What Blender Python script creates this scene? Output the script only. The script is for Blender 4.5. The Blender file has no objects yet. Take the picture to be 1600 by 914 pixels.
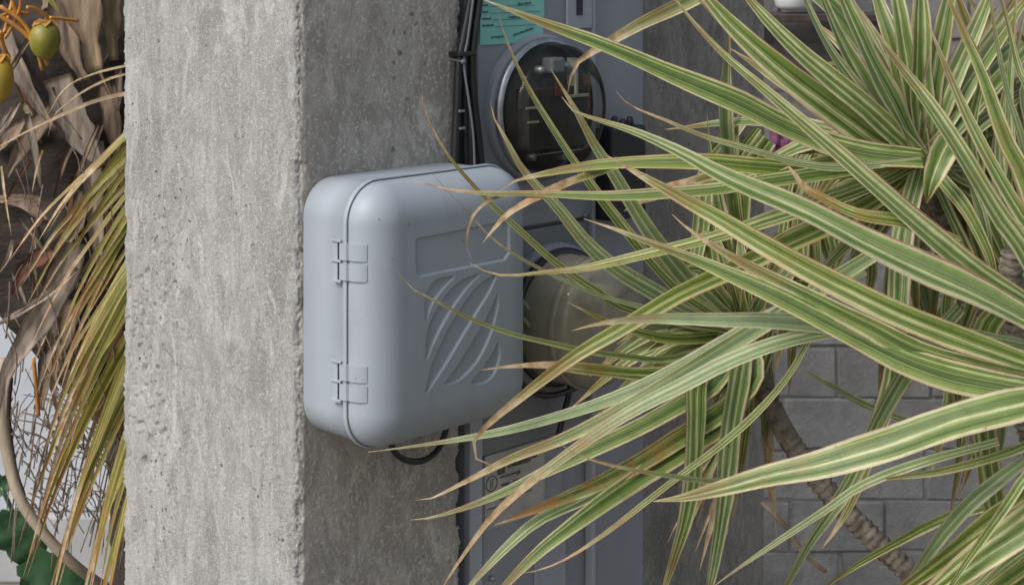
import bpy, bmesh, math, random
import numpy as np
from mathutils import Vector, Matrix

# ------------------------------------------------------------------ camera, sky, sun, exposure
sc = bpy.context.scene
COL = sc.collection
F = 2700.0; HOR = -85.0; CAMZ = 2.2
cd = bpy.data.cameras.new('camera'); cam = bpy.data.objects.new('camera', cd); COL.objects.link(cam)
cam.location = (0, 0, CAMZ); cam.rotation_euler = (math.radians(90), 0, 0)
cd.sensor_width = 36; cd.lens = 36 * F / 1600; cd.shift_y = -(457 - HOR) / 1600
cd.clip_start = 0.05; cd.clip_end = 500
cd.dof.use_dof = True; cd.dof.focus_distance = 2.38; cd.dof.aperture_fstop = 14
sc.camera = cam
w = bpy.data.worlds.new('World'); sc.world = w; w.use_nodes = True
nt = w.node_tree; nt.nodes.clear()
sky = nt.nodes.new('ShaderNodeTexSky'); sky.sky_type = 'NISHITA'; sky.sun_disc = False
SUN_EL, SUN_AZ = math.radians(42), math.radians(229)      # azimuth clockwise from +Y
sky.sun_elevation = SUN_EL; sky.sun_rotation = SUN_AZ; sky.dust_density = 3.0; sky.air_density = 1.0
hs = nt.nodes.new('ShaderNodeHueSaturation'); hs.inputs['Saturation'].default_value = 0.62
bgn = nt.nodes.new('ShaderNodeBackground'); bgn.inputs['Strength'].default_value = 0.11
wo = nt.nodes.new('ShaderNodeOutputWorld')
nt.links.new(sky.outputs[0], hs.inputs['Color']); nt.links.new(hs.outputs[0], bgn.inputs[0]); nt.links.new(bgn.outputs[0], wo.inputs[0])
sd = bpy.data.lights.new('sun', 'SUN'); sun = bpy.data.objects.new('sun', sd); COL.objects.link(sun)
sd.energy = 1.5; sd.angle = math.radians(26); sd.color = (1.0, 0.96, 0.9)
_sd = Vector((math.sin(SUN_AZ) * math.cos(SUN_EL), math.cos(SUN_AZ) * math.cos(SUN_EL), math.sin(SUN_EL)))
sun.rotation_euler = _sd.to_track_quat('Z', 'Y').to_euler(); sun.location = (-4, -4, 8)
sc.view_settings.view_transform = 'Standard'; sc.view_settings.look = 'None'
sc.view_settings.gamma = 1; sc.view_settings.use_curve_mapping = False
sc.view_settings.exposure = 0.55

random.seed(7); rng = np.random.default_rng(7); R = random.uniform

# ------------------------------------------------------------------ helpers
def P(px, py, d):
    return Vector(((px - 800) / F * d, d, CAMZ - (py - HOR) / F * d))
TH = math.radians(46)
U = Vector((math.cos(TH), math.sin(TH), 0)); N = Vector((math.sin(TH), -math.cos(TH), 0))
Y0 = 2.37; X0 = (465 - 800) / F * Y0
C0 = Vector((X0, Y0, 0))
def Q(u, n, z): return C0 + U * u + N * n + Vector((0, 0, z))
def ray(px, py, n):                                   # where a sight line meets the plane n of the pillar's side
    k = (px - 800) / F
    u = (k * (Y0 + n * N.y) - X0 - n * N.x) / (U.x - k * U.y)
    y = Y0 + u * U.y + n * N.y
    return u, CAMZ - (py - HOR) / F * y

def mk(name, verts, faces, mat, parent=None, smooth=True, uvs=None):
    me = bpy.data.meshes.new(name)
    me.from_pydata([tuple(v) for v in verts], [], faces)
    if uvs is not None:
        l = me.uv_layers.new(name='UVMap')
        vi = np.empty(len(me.loops), dtype=np.int32); me.loops.foreach_get('vertex_index', vi)
        l.data.foreach_set('uv', np.asarray(uvs, dtype=np.float32)[vi].ravel())
    if smooth: me.polygons.foreach_set('use_smooth', [True] * len(me.polygons))
    if mat: me.materials.append(mat)
    o = bpy.data.objects.new(name, me); COL.objects.link(o)
    par(o, parent)
    return o
def par(o, parent):
    if parent is not None:
        o.parent = parent
        if parent.type == 'EMPTY': o.matrix_parent_inverse = Matrix.Translation(-parent.location)
def thing(name, loc, label, cat, group=None):
    e = bpy.data.objects.new(name, None); COL.objects.link(e); e.location = loc; e.empty_display_size = 0.05
    return tag(e, label, cat, group)
def tag(o, label=None, cat=None, group=None, kind=None):
    if label: o['label'] = label
    if cat: o['category'] = cat
    if group: o['group'] = group
    if kind: o['kind'] = kind
    return o

class MB:
    def __init__(s): s.v = []; s.f = []
    def add(s, v, f):
        b = len(s.v); s.v += list(v); s.f += [tuple(i + b for i in q) for q in f]
    def build(s, name, mat, parent=None, smooth=True): return mk(name, s.v, s.f, mat, parent, smooth)

def box_vf(fn, a0, a1, b0, b1, c0, c1, bev=0.0):
    """box in local (a,b,c) mapped to the world by fn; chamfered by bev"""
    bm = bmesh.new()
    vs = [bm.verts.new((a, b, c)) for a in (a0, a1) for b in (b0, b1) for c in (c0, c1)]
    for q in ((0, 1, 3, 2), (4, 6, 7, 5), (0, 4, 5, 1), (2, 3, 7, 6), (0, 2, 6, 4), (1, 5, 7, 3)):
        bm.faces.new([vs[i] for i in q])
    bmesh.ops.recalc_face_normals(bm, faces=bm.faces)
    if bev > 0: bmesh.ops.bevel(bm, geom=list(bm.edges), offset=bev, segments=2, profile=0.5, affect='EDGES')
    bm.verts.index_update()
    v = [fn(*x.co) for x in bm.verts]; f = [tuple(y.index for y in x.verts) for x in bm.faces]
    bm.free(); return v, f
IDW = lambda a, b, c: Vector((a, b, c))
QF = lambda u, n, z: Q(u, n, z)
def box(name, mat, parent, fn, *a, bev=0.002, smooth=False):
    v, f = box_vf(fn, *a, bev=bev); 
    if fn is QF: f = [q[::-1] for q in f]          # (u,n,z) is left handed
    return mk(name, v, f, mat, parent, smooth)

def catmull(pts, n):
    p = [Vector(x) for x in pts]
    p = [p[0] * 2 - p[1]] + p + [p[-1] * 2 - p[-2]]
    seg = [(p[i + 1] - p[i]).length for i in range(1, len(p) - 2)]
    tot = sum(seg); out = []
    for k in range(n):
        s = tot * k / (n - 1); i = 0
        while i < len(seg) - 1 and s > seg[i]: s -= seg[i]; i += 1
        t = min(1, s / max(seg[i], 1e-9)); a, b, c, d = p[i], p[i + 1], p[i + 2], p[i + 3]
        out.append(0.5 * ((2 * b) + (c - a) * t + (2 * a - 5 * b + 4 * c - d) * t * t + (3 * b - a - 3 * c + d) * t ** 3))
    return out
def tube_vf(pts, rad, sides=8, n=None, ridge=None):
    c = catmull(pts, n or len(pts) * 5)
    m = len(c); v = []; f = []; ref = Vector((0.31, 0.52, 0.8))
    for i, q in enumerate(c):
        T = (c[min(i + 1, m - 1)] - c[max(i - 1, 0)]).normalized()
        A = T.cross(ref).normalized(); B = T.cross(A)
        r = rad(i / (m - 1)) if callable(rad) else rad
        for k in range(sides):
            a = 2 * math.pi * k / sides
            rr = r * (ridge(i, k) if ridge else 1)
            v.append(q + (A * math.cos(a) + B * math.sin(a)) * rr)
    for i in range(m - 1):
        for k in range(sides):
            k2 = (k + 1) % sides
            f.append((i * sides + k, i * sides + k2, (i + 1) * sides + k2, (i + 1) * sides + k))
    f.append(tuple(range(sides))[::-1]); f.append(tuple(range((m - 1) * sides, m * sides)))
    return v, f
def tube(name, pts, rad, mat, parent=None, **k):
    v, f = tube_vf(pts, rad, **k); return mk(name, v, f, mat, parent)
def lathe_vf(fn, prof, seg=48, close=True):
    """prof: list of (radius, height); fn(x, h, y)->world, the axis is h"""
    v = []; f = []
    for r, h in prof:
        for k in range(seg):
            a = 2 * math.pi * k / seg; v.append(fn(r * math.cos(a), h, r * math.sin(a)))
    for i in range(len(prof) - 1):
        for k in range(seg):
            k2 = (k + 1) % seg; f.append((i * seg + k, i * seg + k2, (i + 1) * seg + k2, (i + 1) * seg + k))
    if close: f.append(tuple(range((len(prof) - 1) * seg, len(prof) * seg)))
    return v, f

# value noise (numpy)
_perm = rng.random((64, 64, 64))
def vnoise(x, y, z=0.0):
    x = np.asarray(x, float); y = np.asarray(y, float); z = np.asarray(z, float) + 0 * x
    xi, yi, zi = np.floor(x).astype(int), np.floor(y).astype(int), np.floor(z).astype(int)
    fx, fy, fz = x - xi, y - yi, z - zi
    fx, fy, fz = [t * t * (3 - 2 * t) for t in (fx, fy, fz)]
    g = lambda a, b, c: _perm[(xi + a) % 64, (yi + b) % 64, (zi + c) % 64]
    l = lambda a, b, t: a + (b - a) * t
    return l(l(l(g(0,0,0), g(1,0,0), fx), l(g(0,1,0), g(1,1,0), fx), fy), l(l(g(0,0,1), g(1,0,1), fx), l(g(0,1,1), g(1,1,1), fx), fy), fz)
def fbm(x, y, z=0.0, o=4):
    s = 0; a = 0.5
    for i in range(o): s = s + a * vnoise(x * 2 ** i + 7 * i, y * 2 ** i + 3 * i, np.asarray(z) * 2 ** i + 11 * i); a *= 0.5
    return s
def sst(a, b, x): t = np.clip((x - a) / (b - a), 0, 1); return t * t * (3 - 2 * t)

# ------------------------------------------------------------------ materials
class NT:
    def __init__(s, name):
        s.m = bpy.data.materials.new(name); s.m.use_nodes = True; s.t = s.m.node_tree; s.t.nodes.clear()
    def n(s, typ, ins=None, **kw):
        x = s.t.nodes.new(typ)
        for k, v in kw.items(): setattr(x, k, v)
        for k, v in (ins or {}).items():
            if isinstance(v, bpy.types.NodeSocket): s.t.links.new(v, x.inputs[k])
            else: x.inputs[k].default_value = v
        return x
    def math(s, op, a, b=None, c=None, clamp=False):
        x = s.t.nodes.new('ShaderNodeMath'); x.operation = op; x.use_clamp = clamp
        for i, v in enumerate((a, b, c)):
            if v is None: continue
            if isinstance(v, bpy.types.NodeSocket): s.t.links.new(v, x.inputs[i])
            else: x.inputs[i].default_value = v
        return x.outputs[0]
    def mix(s, f, a, b, blend='MIX'):
        x = s.t.nodes.new('ShaderNodeMix'); x.data_type = 'RGBA'; x.blend_type = blend
        for i, v in ((0, f), (6, a), (7, b)):
            if isinstance(v, bpy.types.NodeSocket): s.t.links.new(v, x.inputs[i])
            else: x.inputs[i].default_value = (*v, 1) if isinstance(v, tuple) and len(v) == 3 else v
        return x.outputs[2]
    def ramp(s, f, stops, interp='LINEAR'):
        x = s.t.nodes.new('ShaderNodeValToRGB'); cr = x.color_ramp; cr.interpolation = interp
        while len(cr.elements) < len(stops): cr.elements.new(0.5)
        for e, (p, c) in zip(cr.elements, stops):
            e.position = p; e.color = (c, c, c, 1) if not isinstance(c, tuple) else (*c, 1)
        s.t.links.new(f, x.inputs[0]); return x.outputs[0]
    def coord(s, scale=(1, 1, 1), kind='Object', loc=None):
        tc = s.n('ShaderNodeTexCoord')
        mp = s.n('ShaderNodeMapping', {'Vector': tc.outputs[kind], 'Scale': scale})
        if loc is not None: s.t.links.new(loc, mp.inputs['Location'])
        return mp.outputs[0]
    def noise(s, vec, scale, detail=4, rough=0.55, dist=0.0):
        return s.n('ShaderNodeTexNoise', {'Vector': vec, 'Scale': scale, 'Detail': detail, 'Roughness': rough, 'Distortion': dist}).outputs[0]
    def out(s, sh):
        o = s.n('ShaderNodeOutputMaterial', {'Surface': sh}); return s.m

def simple(name, c1, c2=None, scale=20, stretch=(1, 1, 1), rough=0.6, bump=0.0, bscale=None, metal=0.0, spec=0.5, lo=0.35, hi=0.65, detail=5):
    t = NT(name); v = t.coord(stretch); c2 = c2 or tuple(x * 0.75 for x in c1)
    f = t.ramp(t.noise(v, scale, detail), [(lo, 0.0), (hi, 1.0)])
    ins = {'Base Color': t.mix(f, c1, c2), 'Roughness': rough, 'Metallic': metal, 'Specular IOR Level': spec}
    if bump:
        ins['Normal'] = t.n('ShaderNodeBump', {'Height': t.noise(v, bscale or scale * 3, 6), 'Strength': bump, 'Distance': 0.004}).outputs[0]
    return t.out(t.n('ShaderNodeBsdfPrincipled', ins).outputs[0])

def concrete(name, a, b, c, stain=(0.16, 0.155, 0.145), bump=0.5, k=1.0, blotch=0.62, st=(0.15, 0.42)):
    t = NT(name)
    v = t.coord(); vs = t.coord((1, 1, st[0])); vl = t.coord((1, 1, st[1]))
    big = t.ramp(t.noise(v, 6 * k, 6, 0.62), [(0.36, 0.0), (0.64, 1.0)])
    col = t.mix(big, a, b)
    s1 = t.ramp(t.noise(vs, 48 * k, 7, 0.7), [(0.40, 0.0), (0.62, 1.0)])
    col = t.mix(t.math('MULTIPLY', s1, 0.40), col, c)
    s3 = t.ramp(t.noise(vs, 130 * k, 5, 0.7, 0.3), [(0.45, 0.0), (0.68, 1.0)])
    col = t.mix(t.math('MULTIPLY', s3, 0.34), col, tuple(min(1, x * 1.28) for x in b))
    s2 = t.ramp(t.noise(vl, 12 * k, 7, 0.72, 0.6), [(0.52, 0.0), (0.64, 1.0)])
    col = t.mix(t.math('MULTIPLY', s2, 0.72), col, stain)
    s5 = t.ramp(t.noise(vl, 26 * k, 8, 0.75, 1.2), [(0.47, 0.0), (0.56, 1.0)])
    col = t.mix(t.math('MULTIPLY', s5, blotch), col, tuple(x * 0.70 for x in a))
    s6 = t.ramp(t.noise(vl, 17 * k, 8, 0.75, 1.5), [(0.55, 0.0), (0.63, 1.0)])
    col = t.mix(t.math('MULTIPLY', s6, blotch), col, tuple(min(1, x * 1.22) for x in b))
    fine = t.ramp(t.noise(v, 420 * k, 3, 0.8), [(0.35, 0.0), (0.7, 1.0)])
    col = t.mix(t.math('MULTIPLY', fine, 0.42), col, tuple(x * 0.62 for x in a))
    grain = t.ramp(t.noise(v, 300 * k, 2, 0.6), [(0.56, 0.0), (0.66, 1.0)])
    col = t.mix(t.math('MULTIPLY', grain, 0.45), col, tuple(min(1, x * 1.35) for x in b))
    spk = t.ramp(t.noise(vl, 190 * k, 3, 0.7), [(0.62, 0.0), (0.72, 1.0)])
    col = t.mix(t.math('MULTIPLY', spk, 0.5), col, tuple(x * 0.5 for x in a))
    # bug holes: small dark cells, in patches
    mask = t.ramp(t.noise(vl, 9 * k, 4, 0.6), [(0.53, 0.0), (0.66, 1.0)])
    vw = t.n('ShaderNodeVectorMath', {0: v, 1: t.n('ShaderNodeVectorMath', {0: t.n('ShaderNodeTexNoise', {'Vector': v, 'Scale': 160.0 * k, 'Detail': 3.0}).outputs[1], 1: (0.012, 0.012, 0.012)}, operation='MULTIPLY').outputs[0]}, operation='ADD').outputs[0]
    vo = t.n('ShaderNodeTexVoronoi', {'Vector': vw, 'Scale': 75.0 * k, 'Randomness': 1.0}).outputs[0]
    hole = t.math('MULTIPLY', t.ramp(vo, [(0.10, 1.0), (0.22, 0.0)]), mask)
    vo2 = t.n('ShaderNodeTexVoronoi', {'Vector': vw, 'Scale': 30.0 * k, 'Randomness': 1.0}).outputs[0]
    hole2 = t.math('MULTIPLY', t.ramp(vo2, [(0.05, 1.0), (0.11, 0.0)]), t.ramp(t.noise(v, 14 * k, 3), [(0.56, 0.0), (0.62, 1.0)]))
    hole = t.math('MAXIMUM', hole, hole2)
    col = t.mix(t.math('MULTIPLY', hole, 0.8), col, (0.075, 0.07, 0.062))
    h = t.math('ADD', t.math('MULTIPLY', t.noise(v, 420 * k, 4, 0.75), 0.8), t.math('MULTIPLY', t.noise(vs, 110 * k, 6, 0.7), 0.9))
    h = t.math('SUBTRACT', h, t.math('MULTIPLY', hole, 1.4))
    bp = t.n('ShaderNodeBump', {'Height': h, 'Strength': bump, 'Distance': 0.005}).outputs[0]
    return t.out(t.n('ShaderNodeBsdfPrincipled', {'Base Color': col, 'Roughness': 0.93, 'Normal': bp, 'Specular IOR Level': 0.25}).outputs[0])

M = {}
M['concrete'] = concrete('concrete', (0.42, 0.42, 0.408), (0.53, 0.535, 0.53), (0.27, 0.265, 0.255), (0.22, 0.212, 0.195), bump=0.8)
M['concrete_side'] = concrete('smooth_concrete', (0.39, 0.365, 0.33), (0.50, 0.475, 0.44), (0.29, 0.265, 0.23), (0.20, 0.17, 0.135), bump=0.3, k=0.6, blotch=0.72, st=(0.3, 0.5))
M['old_concrete'] = concrete('old_concrete', (0.25, 0.235, 0.21), (0.32, 0.30, 0.275), (0.19, 0.18, 0.165), (0.13, 0.12, 0.11))
def blockmat():
    t = NT('concrete_block'); v = t.coord(); oi = t.n('ShaderNodeObjectInfo').outputs['Random']
    vv = t.n('ShaderNodeVectorMath', {0: v, 1: t.n('ShaderNodeCombineXYZ', {0: t.math('MULTIPLY', oi, 40.0), 1: 0.0, 2: t.math('MULTIPLY', oi, 17.0)}).outputs[0]}, operation='ADD').outputs[0]
    f = t.ramp(t.noise(vv, 9, 6, 0.65), [(0.35, 0.0), (0.65, 1.0)])
    col = t.mix(f, (0.255, 0.256, 0.256), (0.17, 0.17, 0.17))
    col = t.mix(t.ramp(oi, [(0.0, 0.0), (1.0, 0.55)]), col, (0.16, 0.158, 0.155))
    st = t.ramp(t.noise(vv, 22, 5, 0.7), [(0.55, 0.0), (0.72, 1.0)])
    col = t.mix(t.math('MULTIPLY', st, 0.5), col, (0.125, 0.122, 0.117))
    h = t.math('ADD', t.noise(vv, 120, 6, 0.7), t.math('MULTIPLY', t.noise(vv, 18, 3), 1.5))
    bp = t.n('ShaderNodeBump', {'Height': h, 'Strength': 0.7, 'Distance': 0.006}).outputs[0]
    return t.out(t.n('ShaderNodeBsdfPrincipled', {'Base Color': col, 'Roughness': 0.95, 'Normal': bp, 'Specular IOR Level': 0.2}).outputs[0])
M['block'] = blockmat()
M['mortar'] = simple('mortar', (0.20, 0.20, 0.197), (0.145, 0.145, 0.142), 30, rough=0.95, bump=0.4)
M['ground'] = simple('packed_earth', (0.22, 0.19, 0.15), (0.13, 0.115, 0.09), 3, rough=0.95, bump=0.6, bscale=40)
M['white_paint'] = simple('white_paint', (0.54, 0.58, 0.63), (0.45, 0.49, 0.54), 2.5, rough=0.8, bump=0.15, bscale=80)
M['plinth'] = simple('plinth_paint', (0.45, 0.46, 0.47), (0.34, 0.35, 0.36), 4, rough=0.85, bump=0.2)
M['steel'] = simple('painted_steel', (0.27, 0.285, 0.315), (0.22, 0.232, 0.26), 7, (1, 1, 0.35), rough=0.45, bump=0.06, bscale=30)
M['steel_light'] = simple('light_painted_steel', (0.36, 0.38, 0.42), (0.29, 0.31, 0.35), 9, (1, 1, 0.35), rough=0.42, bump=0.06, bscale=30)
M['steel_dark'] = simple('dark_painted_steel', (0.20, 0.21, 0.225), (0.155, 0.162, 0.175), 9, rough=0.5, bump=0.05)
M['metal'] = simple('zinc', (0.40, 0.41, 0.42), (0.28, 0.29, 0.30), 40, rough=0.4, metal=0.8)
M['black'] = simple('black_rubber', (0.012, 0.012, 0.014), (0.022, 0.022, 0.025), 30, rough=0.38)
M['blackbox'] = simple('black_plastic', (0.008, 0.009, 0.014), (0.016, 0.017, 0.024), 20, rough=0.5)
M['paper'] = simple('mint_paper', (0.24, 0.55, 0.48), (0.20, 0.48, 0.42), 14, rough=0.8)
M['ink'] = simple('ink', (0.03, 0.09, 0.10), (0.05, 0.13, 0.13), 200, rough=0.8)
M['sticker'] = simple('sticker', (0.42, 0.41, 0.38), (0.33, 0.32, 0.30), 25, rough=0.6)
M['print'] = simple('print', (0.05, 0.05, 0.05), (0.12, 0.12, 0.12), 120, rough=0.7)
M['red'] = simple('red_plastic', (0.20, 0.025, 0.03), None, 30, rough=0.5)
M['dial'] = simple('dial_black', (0.02, 0.019, 0.018), (0.05, 0.047, 0.042), 30, rough=0.6)
M['dial2'] = simple('dial_beige', (0.46, 0.43, 0.35), (0.36, 0.335, 0.27), 30, rough=0.6)
M['white_plastic'] = simple('white_plastic', (0.82, 0.83, 0.85), (0.74, 0.76, 0.80), 10, rough=0.35)
M['pink_cloth'] = simple('pink_cloth', (0.42, 0.16, 0.29), (0.32, 0.12, 0.22), 30, rough=0.9)
M['blue_sheet'] = simple('blue_sheet', (0.50, 0.66, 0.80), (0.40, 0.55, 0.70), 12, rough=0.4)

def plastic():
    t = NT('grey_abs'); v = t.coord()
    f = t.ramp(t.noise(v, 4.5, 5, 0.6), [(0.3, 0.0), (0.7, 1.0)])
    dirt = t.ramp(t.noise(t.coord((1, 1, 0.25)), 22, 6, 0.65), [(0.5, 0.0), (0.8, 1.0)])
    col = t.mix(f, (0.345, 0.39, 0.44), (0.31, 0.35, 0.40))
    col = t.mix(t.math('MULTIPLY', dirt, 0.42), col, (0.25, 0.245, 0.235))
    sp = t.ramp(t.noise(v, 70, 1, 0.4), [(0.79, 0.0), (0.82, 1.0)])
    col = t.mix(t.math('MULTIPLY', sp, 0.5), col, (0.12, 0.12, 0.13))
    ro = t.math('ADD', 0.47, t.math('MULTIPLY', dirt, 0.25))
    bp = t.n('ShaderNodeBump', {'Height': t.noise(v, 500, 2), 'Strength': 0.05, 'Distance': 0.001}).outputs[0]
    return t.out(t.n('ShaderNodeBsdfPrincipled', {'Base Color': col, 'Roughness': ro, 'Normal': bp}).outputs[0])
M['abs'] = plastic()
M['mark'] = simple('scuff', (0.10, 0.11, 0.13), None, 50, rough=0.7)

def glass(name, tint, body, bodyc, rough=0.05, ior=1.4):
    t = NT(name)
    tr = t.n('ShaderNodeBsdfTransparent', {'Color': (*tint, 1)}).outputs[0]
    gl = t.n('ShaderNodeBsdfGlossy', {'Color': (0.9, 0.9, 0.9, 1), 'Roughness': rough}).outputs[0]
    dirt = t.ramp(t.noise(t.coord((1, 1, 0.4)), 25, 5), [(0.3, 0.7), (0.8, 1.0)])
    di = t.n('ShaderNodeBsdfDiffuse', {'Color': (*bodyc, 1)}).outputs[0]
    a = t.n('ShaderNodeMixShader', {0: t.math('MULTIPLY', dirt, body), 1: tr, 2: di}).outputs[0]
    fr = t.n('ShaderNodeFresnel', {'IOR': ior}).outputs[0]
    return t.out(t.n('ShaderNodeMixShader', {0: fr, 1: a, 2: gl}).outputs[0])
M['glass'] = glass('meter_glass', (0.85, 0.86, 0.84), 0.02, (0.4, 0.4, 0.38), ior=1.22)
M['glass_old'] = glass('yellowed_cover', (0.86, 0.84, 0.70), 0.45, (0.66, 0.63, 0.49), 0.06)

def leafmat(name, pale, green, dark, edge, trans=0.25, spot=0.24):
    """striped blade; obj.color = (dry length, yellowness, scorch, -)"""
    t = NT(name)
    tc = t.n('ShaderNodeTexCoord'); oi = t.n('ShaderNodeObjectInfo')
    sx = t.n('ShaderNodeSeparateXYZ', {0: tc.outputs['UV']}); x, y = sx.outputs[0], sx.outputs[1]
    oc = t.n('ShaderNodeSeparateColor', {0: oi.outputs['Color']}); dry, yel, sco = oc.outputs[0], oc.outputs[1], oc.outputs[2]
    rnd = oi.outputs['Random']
    z = t.math('MULTIPLY', rnd, 57.0)
    # long streaks: noise that varies across the blade and hardly along it
    def streak(fx, fy, off, d=3):
        c = t.n('ShaderNodeCombineXYZ', {0: t.math('MULTIPLY', x, fx), 1: t.math('MULTIPLY', y, fy), 2: t.math('ADD', z, off)}).outputs[0]
        return t.noise(c, 1.0, d, 0.55)
    warp = t.math('MULTIPLY', t.math('SUBTRACT', streak(3, 1.2, 3.3, 2), 0.5), 0.22)
    xs = t.math('ADD', t.math('ADD', x, warp), t.math('MULTIPLY', t.math('SUBTRACT', streak(9, 9, 61.0, 3), 0.5), 0.14))
    # two stripe layouts blended by the object's random number
    e, p, g, d = edge, pale, green, dark
    q = tuple(0.5 * (m_ + n_) for m_, n_ in zip(edge, pale)); k = tuple(0.55 * x_ for x_ in edge); k = (k[0], k[1] * 0.72, k[2] * 0.65)
    r1 = t.ramp(xs, [(0.0, k), (0.035, q), (0.13, p), (0.165, g), (0.30, d), (0.43, g), (0.47, p), (0.50, p), (0.53, g), (0.66, d), (0.80, g), (0.88, g), (0.92, p), (0.97, q), (1.0, k)])
    r2 = t.ramp(xs, [(0.0, k), (0.035, q), (0.08, p), (0.11, g), (0.24, d), (0.33, g), (0.37, p), (0.40, g), (0.52, d), (0.62, g), (0.66, p), (0.73, p), (0.77, g), (0.87, g), (0.91, p), (0.97, q), (1.0, k)])
    r3 = t.ramp(xs, [(0.0, k), (0.035, q), (0.09, p), (0.13, g), (0.30, g), (0.40, d), (0.60, d), (0.72, g), (0.745, p), (0.77, g), (0.84, d), (0.90, g), (0.93, p), (0.97, q), (1.0, k)])
    col = t.mix(t.math('GREATER_THAN', rnd, 0.38), r1, r2); col = t.mix(t.math('GREATER_THAN', rnd, 0.68), col, r3)
    s2 = streak(22, 0.9, 9.1, 3)
    col = t.mix(t.math('MULTIPLY', t.ramp(s2, [(0.5, 0.0), (0.72, 1.0)]), 0.55), col, p)
    col = t.mix(t.math('MULTIPLY', t.ramp(streak(16, 0.7, 21.0, 3), [(0.52, 0.0), (0.72, 1.0)]), 0.5), col, g)
    # yellowing / blue-green bloom
    col = t.mix(t.math('MULTIPLY', t.math('SUBTRACT', yel, 0.5, clamp=True), 1.5), col, t.mix(0.75, col, (0.95, 0.92, 0.30), 'MULTIPLY'))
    col = t.mix(t.math('MULTIPLY', t.math('SUBTRACT', 0.5, yel, clamp=True), 1.0), col, (0.30, 0.40, 0.27))
    obj = tc.outputs['Object']
    mot = t.ramp(t.noise(obj, 55, 5, 0.65), [(0.25, (0.70, 0.68, 0.64)), (0.5, (0.98, 0.98, 0.97)), (0.8, (1.12, 1.10, 1.05))])
    col = t.mix(0.8, col, mot, 'MULTIPLY')
    # red speckles along edges
    spk = t.ramp(t.noise(obj, 130, 3, 0.6), [(0.66, 0.0), (0.72, 1.0)])
    edgef = t.ramp(x, [(0.0, 1.0), (0.16, spot), (0.84, spot), (1.0, 1.0)])
    col = t.mix(t.math('MULTIPLY', t.math('MULTIPLY', spk, edgef), 0.8), col, (0.24, 0.07, 0.045))
    # dry tip
    nz = t.math('MULTIPLY', t.math('SUBTRACT', t.noise(obj, 45, 4), 0.5), 0.10)
    st = t.math('MULTIPLY', t.math('SUBTRACT', streak(12, 1, 40, 2), 0.5), 0.16)
    dd = t.math('SUBTRACT', t.math('ADD', y, t.math('ADD', nz, st)), t.math('SUBTRACT', 1.0, dry))
    df = t.math('MULTIPLY_ADD', dd, 18.0, 0.1, clamp=True)
    tan = t.ramp(t.noise(obj, 70, 4), [(0.3, (0.27, 0.16, 0.075)), (0.5, (0.47, 0.34, 0.19)), (0.72, (0.60, 0.50, 0.36))])
    col = t.mix(df, col, tan)
    rim = t.math('SUBTRACT', 1.0, t.math('ABSOLUTE', t.math('MULTIPLY_ADD', dd, 12.0, 0.6)), clamp=True)
    col = t.mix(t.math('MULTIPLY', rim, 0.55), col, (0.24, 0.10, 0.035))
    # scorch patch
    sb = t.ramp(t.noise(obj, 28, 4, 0.6), [(0.46, 0.0), (0.60, 1.0)])
    col = t.mix(t.math('MULTIPLY', t.math('MULTIPLY', sb, sco), t.ramp(y, [(0.35, 0.0), (0.6, 1.0)])), col, (0.36, 0.16, 0.045))
    hb = t.n('ShaderNodeBump', {'Height': streak(30, 0.3, 5.0, 3), 'Strength': 0.35, 'Distance': 0.002}).outputs[0]
    pb = t.n('ShaderNodeBsdfPrincipled', {'Base Color': col, 'Roughness': 0.37, 'Normal': hb, 'Specular IOR Level': 0.55}).outputs[0]
    tl = t.n('ShaderNodeBsdfTranslucent', {'Color': col}).outputs[0]
    return t.out(t.n('ShaderNodeMixShader', {0: trans, 1: pb, 2: tl}).outputs[0])
M['leaf'] = leafmat('variegated_leaf', (0.62, 0.62, 0.375), (0.20, 0.29, 0.065), (0.068, 0.13, 0.02), (0.62, 0.40, 0.31), 0.3)
M['leaflet'] = leafmat('palm_leaflet', (0.54, 0.46, 0.14), (0.30, 0.29, 0.05), (0.12, 0.13, 0.025), (0.22, 0.13, 0.06), 0.18, 1.0)
M['cane'] = simple('cane_bark', (0.27, 0.235, 0.195), (0.10, 0.082, 0.064), 60, rough=0.95, bump=0.7, bscale=150)
M['sheath'] = simple('dry_sheath', (0.33, 0.245, 0.18), (0.12, 0.085, 0.062), 60, (1, 1, 0.2), rough=0.9, bump=0.7, bscale=80)
M['sheath_tan'] = simple('tan_sheath', (0.42, 0.32, 0.21), (0.20, 0.14, 0.09), 55, (1, 1, 0.2), rough=0.9, bump=0.6, bscale=70)
M['sheath_grey'] = simple('grey_sheath', (0.42, 0.345, 0.285), (0.19, 0.15, 0.125), 65, (1, 1, 0.18), rough=0.9, bump=0.6, bscale=90)
M['sheath_dark'] = simple('dark_sheath', (0.075, 0.06, 0.055), (0.035, 0.028, 0.026), 30, (1, 1, 0.4), rough=0.95, bump=0.7, bscale=80)
M['sheath_red'] = simple('red_sheath', (0.20, 0.09, 0.055), (0.11, 0.05, 0.035), 30, rough=0.9, bump=0.6)
M['fibre'] = simple('palm_fibre', (0.12, 0.09, 0.075), (0.22, 0.165, 0.125), 60, rough=0.95)
M['trunk'] = simple('palm_trunk', (0.06, 0.048, 0.04), (0.028, 0.022, 0.019), 14, (1, 1, 2.5), rough=0.95, bump=1.0, bscale=40)
M['stalk'] = simple('frond_stalk', (0.40, 0.33, 0.25), (0.27, 0.22, 0.16), 30, (1, 1, 0.4), rough=0.8, bump=0.3)
M['spike'] = simple('flower_stalk', (0.62, 0.27, 0.045), (0.45, 0.22, 0.06), 50, rough=0.6)
M['nut'] = simple('young_nut', (0.44, 0.29, 0.035), (0.19, 0.19, 0.03), 22, (1, 1, 0.5), rough=0.42, lo=0.38, hi=0.62, bump=0.2, bscale=90)
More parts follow.
